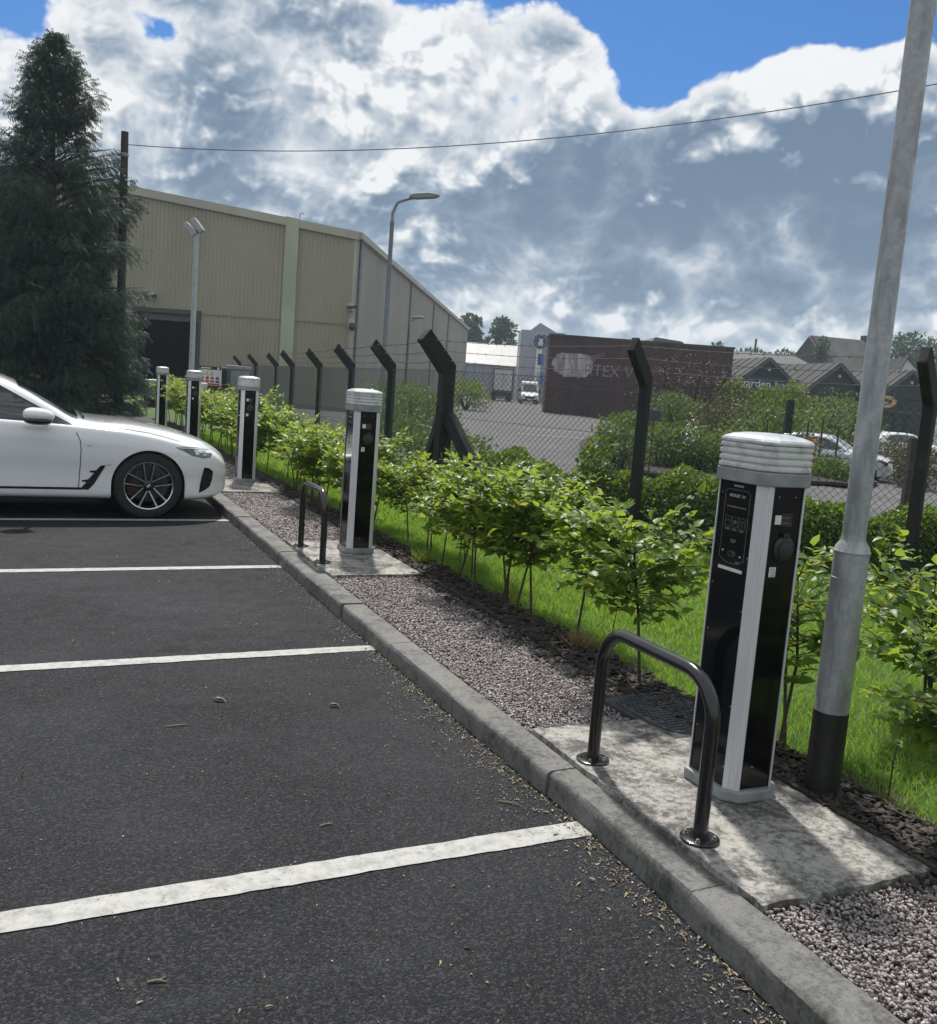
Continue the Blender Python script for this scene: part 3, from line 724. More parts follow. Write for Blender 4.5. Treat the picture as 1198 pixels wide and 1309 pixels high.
CHLAB = ['nearest charging post, tall with black glossy panels and a printed screen, beside the lamp post', 'second charging post, standing on the pad with the farther hoop',
         'third charging post, on the pad just right of the white car nose', 'fourth charging post, rising behind the bonnet in front of the floodlight mast', 'farthest and leftmost charging post, beside the dark conifer']
ch0 = make_charger(CHLAB[0])
for y, lab in zip(CH_Y[1:], CHLAB[1:]): dup(ch0, (CH_X, y, .122), random.gauss(0, .012), lab)

# ------------------------------------------------------------------ hoops
ZINC = mat('zinc_bolt', (.4, .4, .4), .45, .7, c2=(.15, .14, .13), scale=60)
def make_hoop(x, y0, y1, label):
    h = thing('protective_hoop', label, 'hoop barrier', (x, (y0+y1)/2, .122), 0, 'black steel hoops guarding the charging posts')
    L = (y1-y0)/2; r = .15; Ht = .545; path = [(0, -L, .004), (0, -L, .2), (0, -L, Ht-r)]
    for k in range(1, 9): a = R_(180-90*k/8); path.append((0, -L+r+r*math.cos(a), Ht-r+r*math.sin(a)))
    for k in range(0, 9): a = R_(90-90*k/8); path.append((0, L-r+r*math.cos(a), Ht-r+r*math.sin(a)))
    path += [(0, L, .2), (0, L, .004)]
    mb = MB(); mb.tube(path, .0245, 18); mb.build('hoop_tube', BLKPAINT, h, smooth=50)
    for sy in (-1, 1):
        mb = MB(); mb.lathe([(.066, 0), (.066, .007), (.063, .009), (.03, .009)], 28, 'z', (0, sy*L, 0)); f_ = mb.build('base_flange', BLKPAINT, h, smooth=35)
        for k in range(4):
            mb = MB(); a = R_(45+90*k); mb.lathe([(.009, .009), (.009, .012), (.0065, .012), (.0065, .020), (.004, .022)], 6, 'z', (.048*math.cos(a), sy*L+.048*math.sin(a), 0))
            mb.build('bolt', ZINC, f_)
    return h
h0 = make_hoop(2.02, 2.375, 3.055, 'nearest black tubular hoop bolted in front of the nearest charging post')
dup(h0, (2.0, 7.36, .122), 0, 'farther black tubular hoop in front of the second charging post')

# ------------------------------------------------------------------ drain covers
def make_cover(c, label, rz=0.):
    o_ = thing('inspection_cover', label, 'manhole cover', (*c, .108), rz, 'dark inspection covers beside the pads')
    mb = MB(); mb.box(-.215, .215, -.27, .27, -.03, .018); mb.build('cover_frame', COVERM, o_, bevel=.006)
    mb = MB(); mb.prism([(.2*math.copysign(abs(math.cos(a))**.5, math.cos(a)), .255*math.copysign(abs(math.sin(a))**.5, math.sin(a))) for a in np.linspace(0, 2*math.pi, 41)[:-1]], .0185, .0225)
    for a in range(17):
        for b in range(12):
            y = -.225+a*.028; x = -.165+b*.03+(.015 if a % 2 else 0)
            if abs(x) < .175 and (x/.19)**4+(y/.24)**4 < .95:
                dx, dy = (.011, .0035) if (a+b) % 2 else (.0075, .0075)
                mb.box(x-dx, x+dx, y-dy, y+dy, .0226, .0262)
    mb.build('cover_lid', COVERM, o_)
    return o_
c0 = make_cover((2.70, 3.46), 'dark patterned inspection cover in the bed behind the nearest hoop', .08)
dup(c0, (2.83, 12.35, .108), .05, 'small dark inspection cover behind the third charging post')

# ------------------------------------------------------------------ near lamp post
lp = thing('lamp_post', 'near galvanised lamp post with a black foot, cut off by the top of the frame', 'lamp post', (2.755, 2.58, .1))
mb = MB(); mb.lathe([(.0645, -.1), (.0645, .342)], 40); mb.build('black_foot', LAMPBLK, lp, smooth=40)
mb = MB(); mb.lathe([(.063, .342), (.063, .95), (.066, .953), (.066, .958), (.063, .962), (.060, .975), (.046, .994), (.0435, 1.0), (.0425, 1.02)], 40, caps=False); ls = mb.build('lower_shaft', GALV, lp, smooth=35)
mb = MB()
pts = []
for k in range(9): a = R_(155+50*k/8); pts.append((.068*math.cos(a), .068*math.sin(a)))
inn = [(x*.93, y*.93) for x, y in reversed(pts)]
mb.prism(pts+inn, .40, .86); mb.build('access_door', GALV, ls, bevel=.003)
mb = MB(); mb.lathe([(.0425, 1.02), (.0425, 3.2), (.040, 6.0)], 32, caps=False); mb.build('upper_shaft', GALV, lp, smooth=40)
mb = MB(); mb.tube([(0, 0, 5.95), (0, 0, 6.15), (-.05, -.02, 6.3), (-.25, -.08, 6.38), (-.55, -.18, 6.42)], .024, 10); mb.build('bracket_arm', GALV, lp, smooth=50)
mb = MB(); mb.obox((-.85, -.28, 6.43), (.95, .31, 0), (-.31, .95, 0), (0, 0, 1), .33, .11, .045); mb.build('lantern', GREYPL, lp, bevel=.03)

# ------------------------------------------------------------------ litter on the tarmac
def litter_mesh(n, rng, seg, s0=.008, s1=.03):
    T = LEAF_V.copy(); T[:, 2] *= 1.5; P = seg(n)
    d = rdir(n, rng)*np.array([1, 1, .1]); v, f = scatter(T, LEAF_F, P, d, s0+(s1-s0)*rng.random(n)**2.2, rng, None, .25, .55); v[:, 2] = np.maximum(v[:, 2], .001); return v, f
def kerbside(n):
    y = rng.uniform(.8, 10., n)
    y = np.where(rng.random(n) < .5, rng.uniform(1.2, 5., n), y)
    return np.column_stack([np.interp(y, [p[1] for p in KX], [p[0] for p in KX])-np.abs(rng.exponential(.055, n))-.004, y, np.full(n, .005)])
v1 = litter_mesh(1300, rng, kerbside)
v2 = litter_mesh(120, rng, lambda n: np.column_stack([rng.uniform(-.6, 1.7, n), rng.uniform(1.2, 9., n), np.full(n, .005)]))
V_, F_ = merge([v1, v2]); V_ = V_*1.0
stuff(link('leaf_litter', npmesh('leaf_litter', V_, F_), LITTERM))
def grit(n):
    y = rng.uniform(.8, 10., n); return np.column_stack([np.interp(y, [p[1] for p in KX], [p[0] for p in KX])-np.abs(rng.exponential(.09, n))-.003, y, np.full(n, .003)])
P = np.concatenate([grit(2600), np.column_stack([rng.uniform(-.9, 1.75, 900), rng.uniform(1., 9., 900), np.full(900, .002)])])
stuff(link('loose_grit', stone_mesh('loose_grit', P, rng.uniform(.003, .010, len(P)), rng), STONEM))
TWIGL = ['pale curled dead leaf on the tarmac between the two nearest white lines', 'straight dry twig on the tarmac left of the curled dead leaf', 'short pale twig just above the middle of the nearest white line',
         'brown leaf stalk beside the kerb end of the nearest white line', 'short pale stick on the tarmac at the bottom of the picture', 'small folded dead leaf on the tarmac right of the straight twig']
for i, (px, py, L, kind) in enumerate(((272, 896, .07, 'leaf'), (227, 929, .10, 'twig'), (420, 903, .06, 'leaf'), (650, 1028, .085, 'twig'), (201, 1257, .05, 'twig'), (417, 1056, .05, 'twig'))):
    p = ground(px, py)
    if kind == 'leaf':
        v, f = scatter(LEAF_V*np.array([1, .7, 2.]), LEAF_F, np.array([[0, 0, .008]]), np.array([[.9, -.4, .08]]), [L], rng, None, .1)
        o_ = link('dry_leaf', npmesh('dry_leaf', v, f), LITTERM)
    else:
        a = rng.uniform(-.7, .2); q = np.array((math.cos(a), math.sin(a), 0))*L/2
        mb = MB(); mb.tube([-q+(0,0,.004), (.0, .004, .006), q+(0,0,.004)], [.0028, .0032, .0016], 6); mb.bar(q*.2+(0, .004, .006), q*.5+(.01, .016, .006), .0025)
        o_ = mb.build('dry_twig', LITTERM)
    o_.location = (p[0], p[1], 0.0); tag(o_, TWIGL[(0, 1, 5, 3, 4, 2)[i]], 'leaf' if kind == 'leaf' else 'twig')
# ------------------------------------------------------------------ cars: a lofted shell, with every panel laid on its surface
def pchip(xs, ys):
    xs = np.array(xs, float); ys = np.array(ys, float); h = np.diff(xs); dl = np.diff(ys)/h; m = np.zeros(len(xs))
    for i in range(1, len(xs)-1):
        if dl[i-1]*dl[i] > 0:
            w1, w2 = 2*h[i]+h[i-1], h[i]+2*h[i-1]; m[i] = (w1+w2)/(w1/dl[i-1]+w2/dl[i])
    m[0], m[-1] = dl[0], dl[-1]
    def f(x):
        x = np.clip(x, xs[0], xs[-1]); i = np.clip(np.searchsorted(xs, x)-1, 0, len(xs)-2); q = (x-xs[i])/h[i]
        return (1+2*q)*(1-q)**2*ys[i]+q*(1-q)**2*h[i]*m[i]+q*q*(3-2*q)*ys[i+1]+q*q*(q-1)*h[i]*m[i+1]
    return f
class Shell:
    def __init__(s, prof):
        s.f = {k: pchip(*zip(*sorted(v))) for k, v in prof.items()}; xs = [p[0] for p in prof['zt']]; s.x0, s.x1 = min(xs), max(xs)
    def section(s, X):
        g = {k: float(f(X)) for k, f in s.f.items()}; w, zb, zs_, zt, wt, ze = (g[k] for k in ('w', 'zb', 'zs', 'zt', 'wt', 'ze'))
        hh = zs_-zb
        C = [(0, zb), (w-.10 if w > .2 else w*.6, zb), (w-.028, zb+.045), (w-.024, zb+hh*.36), (w-.001, zb+hh*.62), (w-.003, zb+hh*.80), (w-.034, zs_-.018), (w-.075, zs_), (wt, ze), (wt*.80, ze+(zt-ze)*.55), (wt*.4, ze+(zt-ze)*.9), (0, zt)]
        C = np.array(C); C[:, 0] = np.maximum(C[:, 0], 0)
        d = np.r_[0, np.cumsum(np.linalg.norm(np.diff(C, axis=0), axis=1)+1e-4)]
        n = [5, 3, 5, 4, 4, 3, 3, 9, 4, 5, 5]; u = np.concatenate([np.linspace(d[i], d[i+1], k, endpoint=False) for i, k in enumerate(n)]+[[d[-1]]])
        fy, fz = pchip(d, C[:, 0]), pchip(d, C[:, 1])
        return np.column_stack([[fy(q) for q in u], [fz(q) for q in u]])
    def prep(s, n=90):
        # stations crowd towards both ends
        k = np.linspace(0, math.pi, n); a = .5-.5*np.cos(k); b = np.linspace(0, 1, n); s.X = s.x0+(s.x1-s.x0)*(.6*a+.4*b); s.sec = [s.section(x) for x in s.X]; return s
    def body(s):
        mb = MB(); m = len(s.sec[0]); N = 2*m-2; vs = []
        for X, sc_ in zip(s.X, s.sec):
            vs += [(X, -y, z) for y, z in sc_]+[(X, y, z) for y, z in sc_[-2:0:-1]]
        fs = [(i*N+k, i*N+(k+1) % N, (i+1)*N+(k+1) % N, (i+1)*N+k) for i in range(len(s.X)-1) for k in range(N)]
        fs += [tuple(range(N)), tuple((len(s.X)-1)*N+k for k in range(N-1, -1, -1))]
        mb.add(vs, fs); return mb
    def Y(s, X, z):
        X = min(max(X, s.x0), s.x1); i = min(max(int(np.searchsorted(s.X, X))-1, 0), len(s.X)-2); q = (X-s.X[i])/(s.X[i+1]-s.X[i])
        sc_ = s.sec[i]*(1-q)+s.sec[i+1]*q
        zz, yy = sc_[5:, 1], sc_[5:, 0]; k = np.maximum.accumulate(zz)
        return float(np.interp(z, k+np.arange(len(k))*1e-7, yy))
    def ztop(s, X, y):
        i = min(max(int(np.searchsorted(s.X, X))-1, 0), len(s.X)-2); q = (X-s.X[i])/(s.X[i+1]-s.X[i]); sc_ = s.sec[i]*(1-q)+s.sec[i+1]*q
        return float(np.interp(abs(y), sc_[::-1][:18, 0], sc_[::-1][:18, 1]))
    def noseX(s, y, z, front=True):
        a, b = (s.x1-1.2, s.x1) if front else (s.x0+1.2, s.x0)
        for _ in range(24):
            m_ = (a+b)/2; i = min(max(int(np.searchsorted(s.X, m_))-1, 0), len(s.X)-2); top = s.sec[i][:, 1].max(); bot = s.sec[i][:, 1].min()
            if bot < z < top and s.Y(m_, z) > abs(y): a = m_
            else: b = m_
        return a
def cutpoly(poly, step):
    """A polygon (2-D) cut into a fine grid: returns verts, faces."""
    bm = bmesh.new(); bm.faces.new([bm.verts.new((p[0], p[1], 0)) for p in poly])
    for ax in (0, 1):
        lo, hi = min(p[ax] for p in poly), max(p[ax] for p in poly); c = lo+step
        while c < hi:
            no = (1, 0, 0) if ax == 0 else (0, 1, 0); co = (c, 0, 0) if ax == 0 else (0, c, 0)
            bmesh.ops.bisect_plane(bm, geom=bm.verts[:]+bm.edges[:]+bm.faces[:], plane_co=co, plane_no=no); c += step
    bmesh.ops.triangulate(bm, faces=[f for f in bm.faces if len(f.verts) > 4])
    for i, v in enumerate(bm.verts): v.index = i
    vs = [(v.co.x, v.co.y) for v in bm.verts]; fs = [tuple(v.index for v in f.verts) for f in bm.faces]; bm.free(); return vs, fs
def side_patch(sh, mb, poly, side, off=.004, step=.08):
    vs, fs = cutpoly(poly, step); mb.add([(x, side*(sh.Y(x, z)+off), z) for x, z in vs], fs if side > 0 else [f[::-1] for f in fs]); return mb
def strip(pts, w):
    P = [np.array(p, float) for p in pts]; A, B = [], []
    for i, p in enumerate(P):
        d = P[min(i+1, len(P)-1)]-P[max(i-1, 0)]; d /= np.linalg.norm(d); n = np.array((-d[1], d[0])); A.append(tuple(p+n*w/2)); B.append(tuple(p-n*w/2))
    return A, B
def side_strip(sh, mb, pts, w, side, off=.0025):
    # resample
    P = [np.array(p, float) for p in pts]; Q = []
    for a, b in zip(P[:-1], P[1:]):
        n = max(1, int(np.linalg.norm(b-a)/.05)); Q += [a+(b-a)*k/n for k in range(n)]
    Q.append(P[-1]); A, B = strip(Q, w); n = len(Q)
    vs = [(x, side*(sh.Y(x, z)+off), z) for x, z in A]+[(x, side*(sh.Y(x, z)+off), z) for x, z in B]
    return mb.add(vs, [(k, k+1, n+k+1, n+k) for k in range(n-1)])
def top_patch(sh, mb, poly, off=.004, step=.08):
    vs, fs = cutpoly(poly, step); return mb.add([(x, y, sh.ztop(x, y)+off) for x, y in vs], fs)
def nose_patch(sh, mb, poly, off=.006, step=.06, front=True):
    vs, fs = cutpoly(poly, step); k = 1 if front else -1
    return mb.add([(sh.noseX(y, z, front)+k*off, y, z) for y, z in vs], fs)
def bake_body(sh, arches, rad, name, m, root, yin=.60):
    o = link(name, sh.body().mesh(name), m, root, 40)
    cuts = []
    for ax in arches:
        for sy in (-1, 1):
            pol = [(ax+rad*math.cos(q), .335+rad*math.sin(q)) for q in np.linspace(0, math.pi, 33)]+[(ax-rad, -.1), (ax+rad, -.1)]
            mb = MB(); mb.extr([(x_, sy*yin, z_) for x_, z_ in pol], (0, sy*.6, 0))
            c = link('cutter', mb.mesh('cutter'), m, root); cuts.append(c)
            b = o.modifiers.new('arch', 'BOOLEAN'); b.operation = 'DIFFERENCE'; b.object = c; b.solver = 'EXACT'; b.use_self = True
    bpy.context.view_layer.update()
    me = bpy.data.meshes.new_from_object(o.evaluated_get(bpy.context.evaluated_depsgraph_get()))
    o.modifiers.clear(); o.data = me
    me.polygons.foreach_set('use_smooth', [True]*len(me.polygons)); me.set_sharp_from_angle(angle=R_(38))
    for c in cuts: bpy.data.objects.remove(c)
    return o
def make_wheel(root, x, side, R=.335, rim=.24, width=.24, out_=.905, fancy=True):
    """Wheel with its outer face at y = side*out_."""
    w_ = thing('wheel', None, None, (x, side*out_, R)); w_.parent = root; s = side
    # an Empty may not be a part: the tyre is the part, rim and spokes its sub-parts
    bpy.data.objects.remove(w_)
    c = (x, side*out_, R); mb = MB()
    mb.lathe([(rim, -s*.004), (rim+.006, 0), (rim+.03, s*.004-s*.004), (R-.03, -s*.004), (R-.010, -s*.016), (R-.001, -s*.035), (R, -s*.06), (R, -s*(width-.05)), (R-.012, -s*(width-.02)), (rim, -s*width)], 56, 'y', (0, 0, 0), caps=False)
    ty = mb.build('wheel', TYRE, root, smooth=45); ty.location = c
    mb = MB(); mb.lathe([(rim+.001, 0), (rim-.004, s*.003), (rim-.011, -s*.002), (rim-.014, -s*.02), (rim-.03, -s*.12), (rim-.02, -s*width)], 56, 'y', caps=False); r_ = mb.build('rim', RIMBLK, ty, smooth=40)
    mb = MB(); mb.lathe([(rim-.002, s*.0035), (rim-.012, -s*.0010), (rim-.0135, -s*.004), (rim-.0135, -s*.008), (rim-.002, -s*.004), (rim-.002, s*.0035)], 56, 'y', caps=False); mb.build('rim_lip', RIMSIL, ty, smooth=40)
    mb = MB(); mb.lathe([(.17, -s*.10), (.17, -s*.125), (.02, -s*.13)], 40, 'y'); mb.build('brake_disc', DISC, ty)
    mb = MB(); mb.lathe([(.055, -s*.05), (.06, -s*.035), (.05, -s*.018), (.033, -s*.014)], 30, 'y'); mb.build('hub', RIMBLK, ty, smooth=40)
    if fancy:
        mb = MB()
        for k in range(9):
            a = R_(150+9*k); mb.box(0, 0, 0, 0, 0, 0) if False else None
        pts = [(.155*math.cos(a), .155*math.sin(a)) for a in np.linspace(R_(145), R_(215), 9)]+[(.205*math.cos(a), .205*math.sin(a)) for a in np.linspace(R_(215), R_(145), 9)]
        vs = [(p[0], -s*.065, p[1]) for p in pts]+[(p[0], -s*.135, p[1]) for p in pts]; n = len(pts)
        mb.add(vs, [tuple(range(n)), tuple(range(2*n-1, n-1, -1))]+[(i, (i+1) % n, n+(i+1) % n, n+i) for i in range(n)]); mb.build('brake_caliper', CALIP, ty, bevel=.004)
    nsp = 5 if fancy else 7
    for k in range(nsp):
        a0 = math.pi/2+2*math.pi*k/nsp
        sp = MB(); cut_ = MB()
        for q in (-1, 1):
            aa = a0+q*.235; ca, sa = math.cos(aa), math.sin(aa); a1 = a0+q*.20
            p0 = np.array((.050*math.cos(a0+q*.5), -s*.028, .050*math.sin(a0+q*.5))); p1 = np.array(((rim-.012)*ca, -s*.010, (rim-.012)*sa))
            pm = p0*.5+p1*.5; pm += np.array((math.cos(a0), 0, math.sin(a0)))*.0
            d = (p1-p0)/np.linalg.norm(p1-p0); tn = np.cross(d, (0, 1, 0)); tn /= np.linalg.norm(tn)
            for (A, B, w0, w1, off, dep, tgt) in ((p0, p1, .012, .0155, 0, .028, sp),):
                v = [A-tn*w0, A+tn*w0, B+tn*w1, B-tn*w1]; bk = np.array((0, -s*dep, 0))
                tgt.add([*v, *[p_+bk for p_ in v]], [(0,1,2,3),(7,6,5,4),(0,4,5,1),(1,5,6,2),(2,6,7,3),(3,7,4,0)])
            # machined bright edge of the spoke
            e = np.array((0, s*.0022, 0)); v = [p0+tn*.0045*q*-1, p0+tn*.0105*q*-1, p1+tn*.0145*q*-1, p1+tn*.0075*q*-1]
            if fancy: v = [p0-tn*.0035, p0+tn*.0035, p1+tn*.0050, p1-tn*.0050]
            cut_.add([*[p_+e for p_ in v], *[p_-e*.5 for p_ in v]], [(0,1,2,3),(7,6,5,4),(0,4,5,1),(1,5,6,2),(2,6,7,3),(3,7,4,0)])
        so_ = sp.build('spoke', RIMBLK if fancy else RIMSIL, ty)
        if fancy: cut_.build('spoke_facing', RIMSIL, ty)
    mb = MB(); mb.lathe([(.028, -s*.016), (.028, -s*.011), (.001, -s*.010)], 24, 'y'); mb.build('hub_cap', RIMBLK if fancy else SILV, ty)
    if fancy:
        for k, m_ in enumerate((DECALW, BLUEM, DECALW, BLUEM)):
            a = np.linspace(k*math.pi/2, (k+1)*math.pi/2, 6); mb = MB(); mb.add([(0, -s*.0090, 0)]+[(.019*math.cos(q), -s*.0092, .019*math.sin(q)) for q in a], [(0, i, i+1) for i in range(1, 6)]); mb.build('badge_quarter', m_, ty)
    return ty

WHITE_PROF = dict(
 zt=[(-3.94,.60),(-3.93,.90),(-3.86,1.00),(-3.6,1.05),(-3.4,1.12),(-3.0,1.285),(-2.6,1.39),(-2.2,1.44),(-1.85,1.43),(-1.55,1.385),(-1.32,1.325),(-1.15,1.255),(-.9,1.12),(-.66,.985),(-.5,.960),(-.16,.940),(.14,.902),(.45,.828),(.64,.760),(.76,.690),(.82,.625),(.845,.57)],
 ze=[(-3.94,.55),(-3.93,.84),(-3.86,.95),(-3.6,1.00),(-3.4,1.07),(-3.0,1.225),(-2.6,1.33),(-2.2,1.382),(-1.85,1.372),(-1.55,1.335),(-1.32,1.268),(-1.15,1.195),(-.9,1.055),(-.66,.935),(-.5,.922),(-.16,.898),(.14,.855),(.45,.780),(.64,.715),(.76,.648),(.82,.59),(.845,.50)],
 wt=[(-3.94,.5),(-3.6,.58),(-3.0,.56),(-2.2,.575),(-1.6,.585),(-1.3,.615),(-1.0,.70),(-.75,.765),(-.6,.79),(-.3,.80),(.0,.785),(.3,.735),(.5,.67),(.65,.59),(.76,.50),(.82,.42),(.845,.30)],
 zs=[(-3.94,.54),(-3.92,.80),(-3.8,.93),(-3.5,.985),(-3.0,.995),(-2.4,.97),(-1.8,.948),(-1.3,.932),(-.7,.905),(-.3,.878),(0,.838),(.25,.785),(.45,.735),(.6,.695),(.72,.64),(.8,.575),(.845,.48)],
 w=[(-3.94,.55),(-3.90,.70),(-3.8,.80),(-3.6,.875),(-3.2,.915),(-2.8,.926),(-2.2,.912),(-1.4,.912),(-.8,.917),(-.3,.926),(0,.928),(.25,.918),(.42,.89),(.55,.845),(.66,.785),(.75,.705),(.81,.62),(.845,.47)],
 zb=[(-3.94,.50),(-3.9,.36),(-3.75,.28),(-3.4,.22),(-2.8,.20),(-1,.195),(0,.19),(.4,.185),(.6,.195),(.70,.215),(.79,.245),(.845,.275)])
sh = Shell(WHITE_PROF).prep(96)
car = thing('parked_car', 'white fastback car parked nose to the kerb, only its front half in the picture', 'car', (.962, 10.745, 0), .0293)
body = bake_body(sh, (0, -2.856), .353, 'body', CARW, car)
for ax in (0, -2.856):
    for sy in (-1, 1):
        mb = MB(); mb.lathe([(.350, 0), (.350, -sy*.30), (.05, -sy*.305)], 40, 'y', (ax, sy*.895, .335), caps=False); 
        keep = [f for f in mb.f]; mb.build('wheel_arch_liner', SEAM, car, smooth=40)
        make_wheel(car, ax, sy, out_=.905)
for sy in (-1, 1):
    g_ = MB(); side_patch(sh, g_, [(-.745,.915),(-1.04,1.060),(-1.35,1.222),(-1.62,1.305),(-1.82,1.333),(-1.86,.957),(-1.34,.937)], sy, .010)
    fr = MB(); side_patch(sh, fr, [(-.70,.902),(-1.03,1.072),(-1.345,1.24),(-1.62,1.323),(-2.2,1.368),(-2.7,1.315),(-3.1,1.17),(-3.32,1.055),(-3.2,1.004),(-2.4,.975),(-1.8,.950),(-1.34,.930)], sy, .0065)
    wf = fr.build('window_trim', CARBLK, car, smooth=40)
    g_.build('front_side_window', GLASSD, car, smooth=40)
    g2 = MB(); side_patch(sh, g2, [(-1.95,.963),(-1.92,1.343),(-2.2,1.355),(-2.68,1.304),(-3.05,1.17),(-3.2,1.06),(-3.1,1.012),(-2.4,.985)], sy, .010); g2.build('rear_side_window', GLASSD, car, smooth=40)
    mb = MB(); side_strip(sh, mb, [(-.708,.893),(-.672,.83),(-.640,.76),(-.632,.68),(-.636,.52),(-.648,.29)], .007, sy); mb.build('door_gap', SEAM, car)
    mb = MB(); side_strip(sh, mb, [(-1.88,.94),(-1.885,.6),(-1.90,.29)], .007, sy); mb.build('door_gap', SEAM, car)
    mb = MB(); side_strip(sh, mb, [(-.62,.295),(-1.5,.292),(-2.38,.30)], .022, sy, .004); mb.build('sill_trim', CARBLK, car)
    mb = MB(); side_strip(sh, mb, [(-.40,.532),(-.352,.535)], .004, sy); mb.build('wing_gap', SEAM, car)
    mb = MB(); side_strip(sh, mb, [(-.62,.905),(-.45,.897),(-.2,.878),(0,.855),(.2,.808),(.30,.780)], .005, sy, .0015); mb.build('bonnet_gap', SEAM, car)
    mb = MB()
    P_ = [(-.405,.530),(-.452,.524),(-.492,.477),(-.548,.470),(-.550,.456),(-.508,.452),(-.560,.388),(-.618,.376),(-.620,.362),(-.578,.360),(-.632,.288),(-.560,.284),(-.505,.345)]
    side_patch(sh, mb, P_, sy, .004, .05); mb.build('wing_vent', CARBLK, car)
    mb = MB(); side_patch(sh, mb, [(-.585,.722),(-.545,.722),(-.535,.708),(-.575,.708)], sy, .004); mb.build('wing_badge', SILV, car)
    hl = [(.245,.728),(.33,.738),(.45,.732),(.60,.706),(.632,.66),(.612,.628),(.54,.622),(.42,.646),(.32,.695)]
    mb = MB(); side_patch(sh, mb, hl, sy, .004, .05); h_ = mb.build('headlight', LENS, car, smooth=50)
    mb = MB(); side_strip(sh, mb, [(.275,.725),(.45,.722),(.59,.700)], .008, sy, .006); mb.build('daylight_strip', SILV, h_)
    mb = MB(); side_patch(sh, mb, [(.44,.70),(.475,.70),(.49,.66),(.455,.655)], sy, .006); mb.build('projector', SILV, h_)
    mb = MB(); side_patch(sh, mb, [(.52,.70),(.56,.695),(.57,.655),(.53,.65)], sy, .006); mb.build('projector', SILV, h_)
    v_ = [(.545,.530),(.600,.520),(.645,.485),(.640,.40),(.618,.330),(.580,.300),(.500,.262),(.508,.34),(.525,.44)]
    mb = MB(); side_patch(sh, mb, v_, sy, .004, .05); bv = mb.build('bumper_vent', CARBLK, car)
    mb = MB()
    for k in range(4): side_strip(sh, mb, [(.53+.004*k,.475-.045*k),(.625-.008*k,.462-.045*k)], .006, sy, .007)
    mb.build('vent_bars', SEAM, bv)
    mb = MB(); side_patch(sh, mb, [(-3.93,.90),(-3.7,.915),(-3.5,.93),(-3.52,.86),(-3.75,.83),(-3.92,.81)], sy, .004, .05); mb.build('tail_light', TAIL, car)
    mb = MB(); side_strip(sh, mb, [(-1.62,.79),(-1.82,.795)], .022, sy, .02); mb.build('door_handle', CARW, car)
    # door mirror
    mx_, my_, mz_ = -1.01, sy*1.055, 1.0
    bm = bmesh.new(); bmesh.ops.create_cube(bm, size=1.)
    for v in bm.verts:
        f_ = 1. if v.co.x < 0 else .72
        v.co = Vector((v.co.x*.33, v.co.y*.27*f_, v.co.z*.185*f_+(.0 if v.co.x < 0 else -.012)))
    me = bpy.data.meshes.new('mirror'); bm.to_mesh(me); bm.free()
    mo = link('door_mirror', me, CARW, car, 60); mo.location = (mx_, my_, mz_); sb = mo.modifiers.new('s', 'SUBSURF'); sb.levels = sb.render_levels = 3
    mo.data.polygons.foreach_set('use_smooth', [True]*6)
    bm = bmesh.new(); bmesh.ops.create_cube(bm, size=1.)
    for v in bm.verts: v.co = Vector((v.co.x*.30-.004, v.co.y*.25, v.co.z*.10-.058))
    me = bpy.data.meshes.new('mirror_base'); bm.to_mesh(me); bm.free(); mb2 = link('mirror_base', me, CARBLK, mo); sb = mb2.modifiers.new('s', 'SUBSURF'); sb.levels = sb.render_levels = 3
    me.polygons.foreach_set('use_smooth', [True]*6)
    mb = MB(); mb.bar((.04, -sy*.05, -.045), (.09, -sy*.20, -.055), .05, .022, (0, 0, 1)); mb.build('mirror_arm', CARBLK, mo, bevel=.006)
mb = MB(); mb.box(-2.45, -.42, -.80, .80, .13, .215); mb.build('underbody', SEAM, car, bevel=.03)
mb = MB(); top_patch(sh, mb, [(-.655,-.70),(-.64,-.35),(-.635,0),(-.64,.35),(-.655,.70),(-.95,.655),(-1.18,.575),(-1.20,.3),(-1.205,0),(-1.20,-.3),(-1.18,-.575),(-.95,-.655)], .004, .06); mb.build('windscreen', GLASSD, car, smooth=50)
mb = MB(); top_patch(sh, mb, [(-3.5,-.42),(-3.5,.42),(-2.75,.47),(-2.75,-.47)], .004, .06); mb.build('rear_window', GLASSD, car, smooth=50)
mb = MB(); mb.bar((-.60, -.62, .965), (-.605, -.05, .985), .022, .016); mb.build('wiper', CARBLK, car); mb = MB(); mb.bar((-.595, .02, .985), (-.60, .58, .972), .022, .016); mb.build('wiper', CARBLK, car)
for sy in (-1, 1):
    mb = MB(); nose_patch(sh, mb, [(sy*.03,.60),(sy*.03,.36),(sy*.10,.33),(sy*.22,.34),(sy*.24,.50),(sy*.20,.60)], .004); mb.build('grille', CARBLK, car)
mb = MB(); nose_patch(sh, mb, [(-.26,.30),(.26,.30),(.26,.41),(-.26,.41)], .012); mb.build('number_plate', PLATEW, car)

